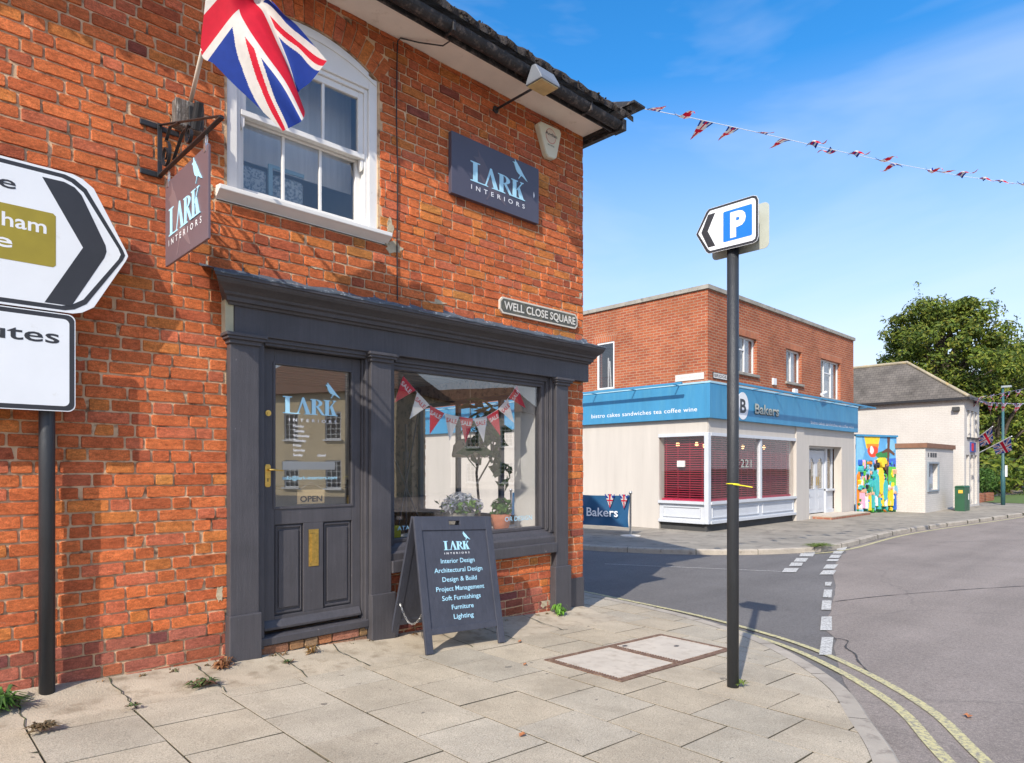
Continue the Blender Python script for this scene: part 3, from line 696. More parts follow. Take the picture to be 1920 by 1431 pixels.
# eaves
mb = MB(); mb.box(-1.2, 5.47, 4.245, 4.60, 4.872, 4.886); mb.build('soffit', M_SOFFIT, shop)
mb = MB(); mb.box(-1.2, 5.49, 4.225, 4.243, 4.80, 4.97); mb.box(5.475, 5.50, 4.245, 10.4, 4.835, 5.0); mb.build('fascia_board', M_GUT, shop, .004)
mb = MB()
for sgn in (1,):
    n = 10; ring = [(4.165+.062*math.cos(math.pi+math.pi*i/n), 4.872+.066*math.sin(math.pi+math.pi*i/n)) for i in range(n+1)]
    inn = [(4.165+.055*math.cos(2*math.pi-math.pi*i/n), 4.872+.058*math.sin(2*math.pi-math.pi*i/n)) for i in range(n+1)]
    pts = ring+inn; k = 60; vs = []; fs = []
    for i in range(k+1):
        x = -1.2+(5.56+1.2)*i/k; dz = .004*math.sin(x*2.1)
        vs += [(x, y, z+dz) for y, z in pts]
    m2 = len(pts)
    for i in range(k):
        for j in range(m2): fs.append((i*m2+j, i*m2+(j+1) % m2, (i+1)*m2+(j+1) % m2, (i+1)*m2+j))
    fs += [tuple(range(k*m2, (k+1)*m2))]; mb.add(vs, fs)
for x in (.6, 1.5, 2.4, 3.3, 4.2, 5.0): mb.box(x, x+.025, 4.098, 4.235, 4.795, 4.88)
mb.box(5.50, 5.565, 4.10, 4.24, 4.79, 4.90); mb.box(5.503, 5.56, 4.24, 5.0, 4.80, 4.86)
mb.build('gutter', M_GUT, shop, .003)
# mossy tile ends (undulating) and roof slope
mb = MB(); vs = []; fs = []; nx = 380; prof = [(4.075, 4.90), (4.065, 4.945), (4.10, 4.975), (4.3, 5.10), (4.9, 5.45), (6.0, 6.1), (7.5, 6.98)]
for i in range(nx+1):
    x = -1.2+6.85*i/nx; ph = (x % .235)/.235; bump_ = .020*(math.sin(math.pi*ph)**2)
    for j, (y, z) in enumerate(prof):
        nn_ = .010*math.sin(x*31+j*3)+.008*math.sin(x*57+j)
        vs.append((x, y+(nn_ if j < 3 else 0), z+bump_*(1 if j else .2)+(nn_ if j < 3 else 0)))
m_ = len(prof)
for i in range(nx):
    for j in range(m_-1): a = i*m_+j; fs.append((a, a+m_, a+m_+1, a+1))
mb.add(vs, fs); mb.add([(-1.2, 7.5, 6.99), (5.65, 7.5, 6.99), (5.65, 11, 4.9), (-1.2, 11, 4.9)], [(0, 1, 2, 3)])
rf = mb.build('roof', M_MOSS, shop, smooth=True)
mb = MB()
for i in range(420):           # moss and lichen clumps on the tile ends
    x = rnd.uniform(-1, 5.55); y = 4.06+rnd.uniform(-.01, .09); z = 4.92+rnd.uniform(-.02, .045)+(y-4.06)*.5; r = rnd.uniform(.006, .018)
    mb.add([(x+r*rnd.uniform(.7, 1.2)*a, y+r*b, z+r*rnd.uniform(.6, 1)*c) for a, b, c in ((1, 0, 0), (-1, 0, 0), (0, 1, 0), (0, -1, 0), (0, 0, 1), (0, 0, -1))],
           [(0, 2, 4), (2, 1, 4), (1, 3, 4), (3, 0, 4), (2, 0, 5), (1, 2, 5), (3, 1, 5), (0, 3, 5)])
tag(mb.build('moss', M_MOSS, rf, smooth=True), kind='stuff')
mb = MB(); mb.tube([(5.60, 4.03, 5.02), (5.61, 4.4, 5.16), (5.61, 6, 6.12)], .055, 10); mb.box(5.53, 5.72, 3.98, 4.3, 5.03, 5.05)
mb.build('verge_tile', M_GUT, shop)
# sash window upstairs
win = MB(); B = win.box
xl, xr_ = ACX-HW, ACX+HW
YF = YW+.012
def archz(x): return ACZ+math.sqrt(AR*AR-(x-ACX)**2)
win.box(xl, xl+.085, YF-.0, YF+.10, 3.225, archz(xl)+.01); win.box(xr_-.085, xr_, YF, YF+.10, 3.225, archz(xr_)+.01)
pts = [(ACX-HW+.085+(2*HW-.17)*i/12, 0) for i in range(13)]
win.prism([(p[0], 4.36) for p in pts]+[(p[0], archz(p[0])-.004) for p in reversed(pts)], onfac(YF), -.10, 0)
win.box(xl+.085, xl+.115, YF+.02, YF+.1, 3.225, 4.36); win.box(xr_-.115, xr_-.085, YF+.02, YF+.1, 3.225, 4.36); win.box(xl+.115, xr_-.115, YF+.018, YF+.1, 4.325, 4.36)
win.prism([(xl+.02+(2*HW-.04)*i/12, 4.40+.145*(1-((i-6)/6)**2)) for i in range(13)]+[(xl+.02+(2*HW-.04)*i/12, 4.425+.16*(1-((i-6)/6)**2)) for i in range(12, -1, -1)], onfac(YF), 0, .012)
wf = win.build('window', M_WHITEP, shop, .004)
def sash(name, x0, x1, z0, z1, y, fr_top, fr_bot, bars, hb=False):
    s = MB(); s.box(x0, x0+.045, y, y+.04, z0, z1); s.box(x1-.045, x1, y, y+.04, z0, z1); s.box(x0+.045, x1-.045, y+.001, y+.04, z1-fr_top, z1); s.box(x0+.045, x1-.045, y+.001, y+.04, z0, z0+fr_bot)
    for i in range(1, bars+1): xx = x0+.045+(x1-x0-.09)*i/(bars+1); s.box(xx-.011, xx+.011, y+.008, y+.034, z0+fr_bot, z1-fr_top)
    o = s.build(name, M_WHITEP, wf, .004)
    g = MB(); g.box(x0+.04, x1-.04, y+.018, y+.022, z0+fr_bot-.01, z1-fr_top+.01); g.build('pane', M_GLASSU, wf)
sash('upper_sash', xl+.115, xr_-.115, 3.80, 4.325, YF+.035, .05, .045, 2)
sash('lower_sash', xl+.115, xr_-.115, 3.235, 3.825, YF+.08, .04, .085, 2)
s = MB(); s.box(xl+.115, xr_-.115, YF+.012, YF+.035, 3.795, 3.835)
for xx in (xl+.117, xr_-.147): s.prism([(xx, 3.80), (xx+.03, 3.80), (xx+.028, 3.73), (xx+.012, 3.70), (xx+.002, 3.74)], onfac(YF+.035), -.03, .012)
s.build('meeting_rail', M_WHITEP, wf, .004)
s = MB()
s.prism([(0, 3.145), (.0, 3.16), (.055, 3.195), (.075, 3.205), (.075, 3.235), (0, 3.245), (-.10, 3.25), (-.10, 3.145)], lambda a, b, d: (d, YW-a, b), 1.665, 3.02)
s.build('window_sill', M_WHITEP, wf, .004)
# dim room behind the upper window with a pale backing sheet and panels
s = MB(); s.box(1.5, 3.2, 6.2, 6.25, 2.9, 4.8); s.box(1.5, 1.52, 4.84, 6.2, 2.9, 4.8); s.box(3.18, 3.2, 4.84, 6.2, 2.9, 4.8); s.box(1.5, 3.2, 4.84, 6.2, 2.88, 2.9); s.box(1.5, 3.2, 4.84, 6.2, 4.78, 4.8); s.build('upstairs_room', M_ROOM, shop)
s = MB(); s.box(1.80, 2.88, 4.93, 4.935, 3.62, 4.5); s.build('pale_pane_backing', pm('cloud_grey_sheet', (.75, .74, .70), .9, .15, 5, .1, 20, sc3=(5, 5, .3)), shop)  # pale sheet added behind the panes; its grey stands in for reflected cloud
M_LACE = pm('patterned_cushion_fabric', (.42, .47, .48), .9, .2, 6, 0, col2=(.14, .18, .20), lo=.47, hi=.53, vs_=None) if False else pm('patterned_cushion_fabric', (.50, .55, .56), .9, .1, 26, 0, col2=(.16, .21, .24), lo=.49, hi=.54)
s = MB(); s.box(1.86, 2.12, 4.82, 4.90, 3.26, 3.55); s.box(2.16, 2.42, 4.84, 4.94, 3.26, 3.56)
c_ = s.build('window_cushion', M_LACE, shop, .03)
s = MB(); s.box(2.12, 2.15, 4.80, 4.82, 3.26, 3.60); s.box(2.15, 2.40, 4.80, 4.82, 3.575, 3.60); s.build('pale_blue_panel', pm('pale_blue_paint', (.30, .48, .55), .6), shop)

# shopfront joinery
YP = 4.53
mb = MB(); mb.box(1.76, 5.47, 4.52, 4.64, 2.255, 2.46); mb.build('fascia', M_PAINT, shop, .004)
mb = MB(); mb.box(1.70, 1.757, 4.525, 4.60, 2.25, 2.50); mb.build('fascia_end_block', pm('cream_filler', (.46, .43, .30), .85, .15, 8, .4, 40), shop, .004)
prof = [(4.64, 2.44), (4.50, 2.44), (4.495, 2.455), (4.47, 2.46), (4.465, 2.485), (4.44, 2.495), (4.435, 2.51), (4.40, 2.53), (4.365, 2.545), (4.35, 2.56), (4.345, 2.572), (4.332, 2.575), (4.33, 2.598), (4.345, 2.60), (4.64, 2.675)]
mb = MB(); n = len(prof); vs = []
# mitred ends: overhang follows projection
for end in (0, 1):
    for y, z in prof:
        pr = max(0, 4.52-y)*(.9)
        vs.append(((1.735-pr) if end == 0 else (5.475-.12*0+pr*.28), y, z))
fs = [(i, (i+1) % n, n+(i+1) % n, n+i) for i in range(n)]+[tuple(range(n-1, -1, -1)), tuple(range(n, 2*n))]
mb.add(vs, fs); mb.build('cornice', M_PAINT, shop, .0)
mb = MB()
k = 90; vs = []; fs = []
pp = [(4.326, 2.592), (4.322, 2.606), (4.345, 2.612), (4.45, 2.64), (4.575, 2.672), (4.592, 2.70), (4.60, 2.725)]
for i in range(k+1):
    x = 1.555+(5.53-1.555)*i/k
    for j, (y, z) in enumerate(pp): vs.append((x, y+.002*math.sin(x*17+j), z+(.003*math.sin(x*11+j)+.003*math.sin(x*29))))
m2 = len(pp)
for i in range(k):
    for j in range(m2-1): fs.append((i*m2+j, (i+1)*m2+j, (i+1)*m2+j+1, i*m2+j+1))
mb.add(vs, fs); mb.build('lead_flashing', M_LEAD, shop, smooth=True)
def pilaster(x0, x1, px0, px1, zb, worn=None):
    s = MB(); s.box(x0, x1, YP, YW+.02, .30, 2.19); o = s.build('pilaster', M_PAINT, shop, .004)
    s = MB(); s.box(px0, px1, YP-.018, YW+.01, zb, .352); s.build('plinth', M_PAINT, o, .006)
    s = MB(); s.box(x0-.012, x1+.012, YP-.02, YW, 2.185, 2.215); s.box(x0-.03, x1+.03, YP-.04, YW, 2.213, 2.235); s.box(x0-.042, x1+.042, YP-.052, YW, 2.233, 2.256); s.build('capital', M_PAINT, o, .004)
pilaster(1.735, 1.932, 1.725, 1.945, -.12); pilaster(2.825, 3.012, 2.822, 3.045, -.2); pilaster(4.975, 5.155, 4.948, 5.185, -.3)
# door frame + head mouldings
s = MB(); s.box(1.932, 1.985, YW-.035, YW+.08, .08, 2.25); s.box(2.797, 2.824, YW-.035, YW+.08, .08, 2.25)
s.box(2.785, 2.797, YW-.0, YW+.06, .16, 2.2)
s.box(1.985, 2.797, YW-.045, YW+.08, 2.205, 2.257); s.box(1.945, 2.82, YW-.06, YW-.02, 2.225, 2.2565)
s.build('door_frame', M_PAINT, shop, .004)
s = MB(); s.prism([(0, .10), (0, .155), (-.03, .165), (-.10, .165), (-.10, .10)], lambda a, b, d: (d, YW-.045-a, b), 1.95, 2.823); s.build('threshold', M_PAINT_WORN, shop, .006)
# door leaf
YD = YW+.022; s = MB(); B = s.box
dx0, dx1, dz0, dz1 = 1.987, 2.783, .19, 2.20
gx0, gx1, gz_0, gz_1 = 2.083, 2.708, 1.062, 2.098
B(dx0, gx0, YD, YD+.045, dz0, dz1); B(gx1, dx1, YD, YD+.045, dz0, dz1); B(gx0, gx1, YD+.0005, YD+.045, gz_1, dz1); B(gx0, gx1, YD+.0005, YD+.045, .94, gz_0); B(gx0, gx1, YD+.0005, YD+.045, dz0, .285)
B(2.305, 2.465, YD+.0003, YD+.045, .285, .94)
for (a, b) in ((gx0, 2.305), (2.465, gx1)):
    B(a, b, YD+.022, YD+.04, .285, .94)
    B(a+.012, a+.02, YD+.010, YD+.022, .30, .93) ; B(b-.02, b-.012, YD+.010, YD+.022, .30, .93); B(a+.02, b-.02, YD+.010, YD+.022, .915, .93); B(a+.02, b-.02, YD+.010, YD+.022, .297, .312)
    B(a+.036, b-.036, YD+.008, YD+.022, .335, .895)
s.prism([(0, .19), (.030, .195), (.032, .212), (.018, .235), (.010, .25), (0, .262)], lambda a, b, d: (d, YD-a, b), dx0+.01, dx1-.01)
door = s.build('door', M_PAINT, shop, .003)
s = MB()
for (a, b, c, d) in ((gx0-.012, gx0+.006, gz_0-.012, gz_1+.012), (gx1-.006, gx1+.012, gz_0-.012, gz_1+.012)): s.box(a, b, YD-.007, YD+.01, c, d)
s.box(gx0+.006, gx1-.006, YD-.007, YD+.01, gz_1-.006, gz_1+.012); s.box(gx0+.006, gx1-.006, YD-.007, YD+.01, gz_0-.012, gz_0+.006)
s.build('glazing_bead', M_PAINT, door, .002)
s = MB(); s.box(gx0, gx1, YD+.018, YD+.023, gz_0, gz_1); s.build('door_glass', M_GLASSD, door)
s = MB(); s.box(2.345, 2.425, YD-.004, YD+.0, .615, .89); s.box(2.362, 2.408, YD-.009, YD-.003, .645, .86); s.box(2.366, 2.404, YD-.0105, YD-.008, .650, .855); s.build('letterbox', M_BRASS, door, .003)
s = MB(); s.prism([(2.012, 1.222), (2.020, 1.212), (2.045, 1.212), (2.053, 1.222), (2.053, 1.362), (2.045, 1.374), (2.020, 1.374), (2.012, 1.362)], onfac(YD), 0, .005)
s.tube([(2.033, YD-.004, 1.335), (2.033, YD-.045, 1.335), (2.05, YD-.052, 1.336), (2.09, YD-.053, 1.331), (2.125, YD-.05, 1.328)], [.008, .008, .007, .006, .005], 8)
s.box(2.029, 2.036, YD-.0065, YD-.004, 1.250, 1.275, 1); s.build('door_handle', [M_BRASS, M_BLACK], door, .002)
s = MB(); s.add(*(lambda n: ([(2.036+.021*math.cos(2*math.pi*i/n), YD-.006*j, 1.738+.021*math.sin(2*math.pi*i/n)) for j in (0, 1) for i in range(n)], [tuple(range(n, 2*n))[::-1]]+[(i, (i+1) % n, n+(i+1) % n, n+i) for i in range(n)]))(18))
s.add(*(lambda n: ([(2.036+.009*math.cos(2*math.pi*i/n), YD-.006-.004*j, 1.738+.009*math.sin(2*math.pi*i/n)) for j in (0, 1) for i in range(n)], [tuple(range(n, 2*n))[::-1]]+[(i, (i+1) % n, n+(i+1) % n, n+i) for i in range(n)]))(14)); s.build('lock_cylinder', M_BRASS, door)
s = MB(); F = onfac(YD+.018)
s_ = s; lark(s, F, 2.152, 1.746, .428, .125, .0025)
s.build('logo_lettering', M_LBLUE, door)
def glass_text(t_, x, z, wd, cap, b_, m_, **k): s = MB(); text(s, t_, F, x, z, wd, cap, .0022, b_, **k); s.build('glass_lettering', m_, door)
glass_text('INTERIORS', 2.20, 1.690, .385, .022, .01, M_LWHITE, spacing=1.9)
for i, dname in enumerate(('Monday', 'Tuesday', 'Wednesday', 'Thursday', 'Friday', 'Saturday', 'Sunday')): glass_text(dname, 2.232, 1.648-.0355*i, None, .0185, .012, M_LWHITE)
glass_text('closed', 2.425, 1.648-.0355*6, None, .0185, .012, M_LWHITE)
glass_text('info@lark-interiors.com', 2.152, 1.262, .435, .026, .008, M_LBLUE)
s = MB(); s.box(2.15, 2.57, YD+.0145, YD+.0165, 1.335, 1.395); s.build('frosted_panel', glassmat('frosted_strip', .45, 1.4, (.6, .7, .74), .35), door)

# shop window
YG = YW+.035; s = MB(); B = s.box
wx0, wx1, wz0, wz1 = 3.075, 4.83, .765, 2.155
B(3.012, wx0, YW-.02, YW+.09, .72, 2.25); B(wx1, 4.875, YW+.0, YW+.09, .74, 2.25); B(4.875, 4.915, YW-.022, YW+.09, .72, 2.25); B(4.915, 4.976, YW-.040, YW+.09, .70, 2.25)
B(4.890, 4.900, YW-.032, YW-.02, .74, 2.22); B(4.925, 4.935, YW-.05, YW-.038, .72, 2.22)
B(wx0, wx1, YW+.0, YW+.09, wz1, 2.21); B(wx0, wx1+.05, YW-.03, YW+.09, 2.21, 2.2545); B(wx0, wx1+.03, YW-.015, YW+.0, 2.185, 2.21)
B(wx0, wx1, YW-.0, YW+.09, .735, wz0)
sw = s.build('shop_window', M_PAINT, shop, .004)
s = MB(); s.box(wx0-.005, wx1+.005, YG, YG+.006, wz0-.005, wz1+.005); s.build('window_glass', M_GLASS, sw)
s = MB(); s.prism([(0, .56), (.0, .655), (-.02, .672), (-.03, .70), (-.06, .735), (-.12, .735), (-.12, .56)], lambda a, b, d: (d, YW-.055-a, b), 3.014, 4.974)
s.build('window_sill', M_PAINT_WORN, shop, .004)
s = MB(); s.box(3.014, 4.974, YW-.085, YW+.02, .500, .600); s.build('sill_apron', M_PAINT_WORN, shop, .008)
# window glass lettering
s = MB(); F = lambda a, b, d: (a, YG-.001-d, b)
text(s, 'INTERIOR DESIGN', F, 4.33, .80, .42, .035, .001, .004) if False else text(s, 'OR DESIGN', F, 4.36, .835, .37, .045, .001, .0)
text(s, 'ATA', F, 3.14, .83, .12, .035, .001, .0)
s.build('window_lettering', M_LBLUE, sw)
# interior
s = MB(); B = s.box
B(1.75, 5.24, 8.2, 8.25, -.3, .85); B(1.75, 5.24, 8.2, 8.25, 2.1, 2.5); B(1.75, 5.24, 8.2, 8.25, .85, 2.1)
B(1.70, 1.75, 4.83, 8.2, -.3, 2.5)
s.build('shop_back_wall', M_ROOM, shop)
s = MB(); s.box(1.75, 5.24, 4.83, 8.2, .02, .1); s.build('shop_floor', M_FLOOR, shop)
s = MB(); s.box(1.70, 5.24, 4.83, 8.25, 2.42, 2.5)
for i in range(16): s.box(1.75, 5.24, 4.9+i*.2, 4.904+i*.2, 2.413, 2.42)
s.build('shop_ceiling', M_ROOM, shop)
s = MB(); s.box(3.02, 5.24, 4.70, 5.15, .70, .74); s.build('display_shelf', M_ROOM, shop)
s = MB(); s.box(4.84, 4.865, 4.70, 5.0, .74, 2.4); s.box(4.86, 5.24, 4.905, 4.93, .74, 2.4); s.build('window_reveal', M_WHITEP, shop)
s = MB(); yy = (4.95, 7.4)
for y in (4.95, 5.75, 6.55, 7.35): s.box(XR-.12, XR-.06, y, y+.05, .76, 2.2)
s.box(XR-.12, XR-.06, 4.95, 7.4, .76, .80); s.box(XR-.12, XR-.06, 4.95, 7.4, 2.15, 2.2)
sdw = s.build('side_window', M_PAINT, shop, .004)
s = MB(); s.box(XR-.092, XR-.088, 4.95, 7.4, .78, 2.17); s.build('pane', glassmat('side_glass', .02, 1.3), sdw)
s = MB()
for i in range(3): s.box(2.5+i*.02, 4.4, 7.3, 7.6, .1+i*.5, .14+i*.5)
s.box(2.5, 2.53, 7.3, 7.6, .1, 1.2); s.box(4.37, 4.4, 7.3, 7.6, .1, 1.2); s.box(2.1, 3.0, 6.0, 6.9, .1, .75); s.build('shop_counter', M_ROOMD, shop, .01)

# cable on the wall
s = MB(); s.tube([(3.105, 4.583, 2.72), (3.10, 4.582, 3.2), (3.108, 4.582, 3.7), (3.095, 4.581, 4.2), (3.10, 4.580, 4.70), (3.105, 4.578, 4.84), (3.12, 4.56, 4.862), (3.25, 4.48, 4.845), (3.4, 4.36, 4.83), (3.42, 4.28, 4.845), (3.40, 4.25, 4.87)], .0055, 6); tag(s.build('cable', M_BLACK), 'thin black cable running down the brick wall beside the sash window', 'cable')

# ---------------- things on the facade ----------------
def sign_panel(x0, x1, z0, z1): pass
ws = thing('wall_sign', 'dark aubergine rectangular LARK INTERIORS board screwed to the upper brick wall', 'shop sign', (4.18, 4.56, 3.75))
s = MB(); s.box(3.64, 4.735, 4.545, 4.59, 3.745, 4.285); s.build('sign_board', M_SLATEB, ws, .003)
F = onfac(4.545)
s = MB(); lark(s, F, 3.855, 3.915, .665, .178, .002); s.build('logo_lettering', M_LBLUE, ws)
s = MB(); text(s, 'INTERIORS', F, 3.862, 3.842, .675, .040, .002, .012, spacing=2.0); s.build('small_lettering', M_LWHITE, ws)
s = MB(); ghost_bird(s, F, 3.88, 3.80, .42, .42, .0008, 0); s.build('pale_bird_print', M_GHOST, ws)
s = MB(); blob(s, F, 4.665, 4.01, .008, .026, .001); s.build('white_mark', M_LWHITE, ws)
al = thing('alarm_box', 'cream shield-shaped burglar alarm box under the eaves', 'alarm box', (4.9, 4.58, 4.44))
out8 = [(4.715, 4.725), (4.76, 4.765), (5.03, 4.775), (5.055, 4.745), (4.985, 4.475), (4.955, 4.452), (4.86, 4.445), (4.83, 4.47)]
s = MB(); s.prism(out8, onfac(4.59), 0, .05); s.prism([(4.89+(a-4.89)*.97, 4.61+(b-4.61)*.97) for a, b in out8], onfac(4.54), 0, .008); s.build('casing', pm('cream_plastic', (.66, .62, .47), .45, .08, 5, .1, 40, col2=(.50, .45, .30), lo=.6, hi=.8), al, .008)
s = MB(); n = 26; F = onfac(4.5315)
s.prism([(4.895+.075*math.cos(2*math.pi*i/n), 4.66+.075*math.sin(2*math.pi*i/n)) for i in range(n)], F, 0, .001); s.prism([(4.895+.068*math.cos(2*math.pi*i/n), 4.66+.068*math.sin(2*math.pi*i/n)) for i in range(n)], F, 0, .0015, 1)
text(s, 'Anglian', F, 4.815, 4.662, .17, .032, .0022, .02, 2); text(s, 'Security', F, 4.845, 4.562, .10, .016, .0022, .01, 2)
s.build('badge', [pm('badge_red', (.55, .2, .15), .5, .05), pm('badge_cream', (.64, .54, .42), .5, .05), M_SIGNK], al)
fl = thing('floodlight', 'grey wedge shaped floodlight on a black arm below the soffit', 'floodlight', (4.2, 4.58, 4.69))
s = MB(); s.tube([(4.2, 4.60, 4.69), (4.2, 4.585, 4.69)], .035, 12); s.tube([(4.2, 4.59, 4.69), (4.215, 4.2, 4.70), (4.225, 4.06, 4.71)], .011, 8); s.build('arm', M_BLACK, fl)
def headfn(a, b, d): return (4.10+d, 3.99-a, 4.70+b)
s = MB(); s.prism([(-.13, -.01), (.13, -.01), (.12, .03), (.03, .17), (-.03, .175), (-.12, .03)], lambda a, b, d: (4.13+d, 4.03-a*.75, 4.70+b*.82), 0, .24); s.build('lamp_head', pm('grey_metal', (.17, .185, .21), .4, .12, 8, .1, 60), fl, .008)
s = MB(); s.box(4.145, 4.355, 3.945, 4.115, 4.683, 4.692); s.build('lens', pm('yellowed_glass', (.55, .42, .20), .3, .2, 9, .3, 60), fl)
npl = thing('street_nameplate', 'cast black and white WELL CLOSE SQUARE nameplate above the shopfront', 'street sign', (4.79, 4.58, 2.81))
def rr(x0, x1, z0, z1, c): return [(x0+c, z0), (x1-c, z0), (x1, z0+c), (x1, z1-c), (x1-c, z1), (x0+c, z1), (x0, z1-c), (x0, z0+c)]
s = MB(); s.prism(rr(4.235, 5.345, 2.80, 2.955, .035), onfac(4.59), 0, .022); s.prism(rr(4.25, 5.33, 2.815, 2.94, .03), onfac(4.568), 0, .001, 1)
s.build('plate', [pm('cream_enamel', (.58, .53, .44), .6, .15, 10, .3, 70, col2=(.25, .20, .12), lo=.6, hi=.75), pm('grey_black_enamel', (.085, .085, .07), .7, .4, 9, .3, 70, col2=(.20, .17, .10), lo=.52, hi=.7)], npl, .003)
s = MB(); text(s, 'WELL CLOSE SQUARE', onfac(4.567), 4.285, 2.842, 1.02, .074, .004, .022); s.build('lettering', pm('chipped_white', (.66, .62, .54), .6, .1, 10, .2, 60, col2=(.25, .22, .15), lo=.62, hi=.7), npl)

# iron bracket and hanging sign
br = thing('iron_bracket', 'black wrought iron scroll bracket holding the hanging shop sign', 'sign bracket', (1.3, 4.59, 3.2))
def flat(mb, pts, wd, th, mi=0):     # bar in the plane X=const, given (y,z)
    for (a, b) in zip(pts, pts[1:]):
        d = Vector((0, b[0]-a[0], b[1]-a[1])); l = d.length; d.normalize(); nrm = Vector((0, -d.z, d.y)); c0 = Vector((1.31, a[0], a[1])); c1 = Vector((1.31, b[0], b[1]))
        vs = [c+Vector((sx*wd/2, 0, 0))+nrm*sn*th/2 for c in (c0, c1) for sx, sn in ((-1, -1), (1, -1), (1, 1), (-1, 1))]
        mb.add(vs, [(0, 1, 2, 3), (7, 6, 5, 4), (0, 4, 5, 1), (1, 5, 6, 2), (2, 6, 7, 3), (3, 7, 4, 0)], mi)
s = MB(); flat(s, [(4.56, 3.175), (4.56, 3.515)], .028, .008); flat(s, [(4.56, 3.185), (3.53, 3.165)], .026, .009); flat(s, [(4.555, 3.505), (3.53, 3.172)], .020, .007); s.build('frame', M_BLACK, br, .002)
s = MB()
for z, xe in ((3.195, 1.20), (3.50, 1.20)): s.box(xe, 1.325, 4.572, 4.588, z-.018, z+.018); s.box(1.30, 1.325, 4.555, 4.572, z-.018, z+.018)
s.box(1.325, 1.43, 4.572, 4.588, 3.475, 3.51); s.build('wall_strap', M_BLACK, br, .006)
def spiral(mb, cy, cz, r0, turns, a0, sgn, wd=.018, th=.006):
    pts = [(cy+r0*(1-.75*t)*math.cos(a0+sgn*t*turns*2*math.pi), cz+r0*(1-.75*t)*math.sin(a0+sgn*t*turns*2*math.pi)) for t in [i/40 for i in range(41)]]
    flat(mb, pts, wd, th); return pts[0]
s = MB(); p0 = spiral(s, 4.44, 3.275, .085, 1.6, math.pi/2, 1); flat(s, [p0, (4.36, 3.42), (4.2, 3.385)], .018, .006); p1 = spiral(s, 4.02, 3.25, .055, 1.5, math.pi/2, -1); flat(s, [p1, (4.14, 3.30), (4.30, 3.20)], .018, .006); s.build('scroll', M_BLACK, br)
hg = thing('hanging_sign', 'plum grey double sided LARK INTERIORS sign hanging from the iron bracket', 'shop sign', (1.315, 4.09, 2.59))
XH = 1.318
s = MB(); s.box(XH-.007, XH+.007, 3.73, 4.455, 2.59, 3.10); s.build('sign_board', M_HANGB, hg, .002)
F = lambda a, b, d: (XH-.007-d, -a, b)       # a runs -Y (left to right as read)
s = MB(); lark(s, F, -4.385, 2.757, .53, .165, .002); s.build('logo_lettering', M_LBLUE, hg)
s = MB(); text(s, 'INTERIORS', F, -4.385, 2.70, .56, .036, .002, .01, spacing=2.0); s.build('small_lettering', M_LWHITE, hg)
s = MB(); ghost_bird(s, F, -4.40, 2.62, .40, .46, .0006, 0); s.build('pale_bird_print', pm('hanging_sign_bird', (.19, .135, .145), .4, .05), hg)
for yy_ in (3.775, 4.41):
    s = MB(); s.tube([(XH, yy_, 3.165+.012*math.cos(a)) if False else (XH, yy_+.014*math.cos(a), 3.135+.038*math.sin(a)) for a in [2*math.pi*i/14 for i in range(14)]], .004, 6, closed=True); s.box(XH-.01, XH+.01, yy_-.014, yy_+.014, 3.07, 3.115); s.build('hook', M_STEEL, hg)

# flag pole socket and union flag
UF = ((.55, .008, .03), (.62, .59, .55), (.008, .035, .24))
def union(u, v, asp=1.7):
    x = (u-.5)*asp*2; y = (v-.5)*2       # y in -1..1
    ax_ = abs(x); ay = abs(y)
    if ax_ < .2 or ay < .2: return UF[0]
    if ax_ < .31 or ay < .31: return UF[1]
    s = 1/asp
    nrm = math.hypot(1, s)
    for sg in (1, -1):
        d = (y-sg*s*x)/nrm
        side = 1 if x*1 > 0 else -1
        dd = d*side*sg
        if -.105 < dd < 0: return UF[0] if dd < -.02 or True else UF[1]
    for sg in (1, -1):
        d = (y-sg*s*x)/nrm
        if abs(d) < .175: return UF[1]
    return UF[2]
blk = thing('flagpole_holder', 'weathered wooden block with a metal socket holding the flagpole', 'flagpole bracket', (1.47, 4.59, 3.55))
s = MB(); s.box(1.385, 1.56, 4.50, 4.585, 3.52, 3.695); s.build('block', M_WOOD, blk, .01); s = MB(); s.tube([(1.50, 4.50, 3.52), (1.50, 4.42, 3.67)], [.03, .028], 14); s.box(1.46, 1.54, 4.485, 4.502, 3.53, 3.66); s.build('socket', M_BLACK, blk, .004)
flg = thing('union_flag', 'large union flag draped from a white pole above the shop door', 'flag', (1.53, 4.46, 3.66))
def ray(px, py, d): 
    u = (px-960)/1250; v = (877-py)/1250; return Vector(((u*.7209+.6931)*d, (-u*.6931+.7209)*d, 1.35+v*d))
pA = ray(357, 192, 4.30); pB = ray(379, 98, 3.92); dr = (pB-pA)
s = MB(); s.tube([pA-dr*.12, pB+dr*.05], .013, 10); s.build('pole', pm('white_pole', (.62, .56, .48), .5, .1, 5, .1, 40), flg, smooth=True)
us = [.28, .42, .55, .62, .75, .88, 1.0]; vv = [0, .2, .35, .5, .65, .8, 1]
ctl = [
 [(398, -110), (425, -120), (445, -130), (465, -140), (480, -145), (490, -150), (500, -155)],
 [(384, 10), (412, -20), (436, -50), (458, -70), (472, -80), (482, -85), (492, -88)],
 [(377, 99), (408, 58), (438, 20), (463, 2), (478, -8), (490, -14), (503, -10)],
 [(402, 121), (426, 88), (452, 55), (480, 35), (499, 18), (511, 5), (527, 22)],
 [(438, 158), (464, 128), (488, 104), (510, 90), (520, 66), (536, 50), (556, 47)],
 [(486, 203), (510, 182), (530, 160), (546, 148), (542, 122), (562, 96), (588, 84)],
 [(530, 246), (552, 235), (566, 226), (571, 208), (558, 176), (583, 153), (613, 114)]]
dep = [[3.72+.02*i-.03*abs(i-3)*0 for i in range(7)] for _ in range(7)]
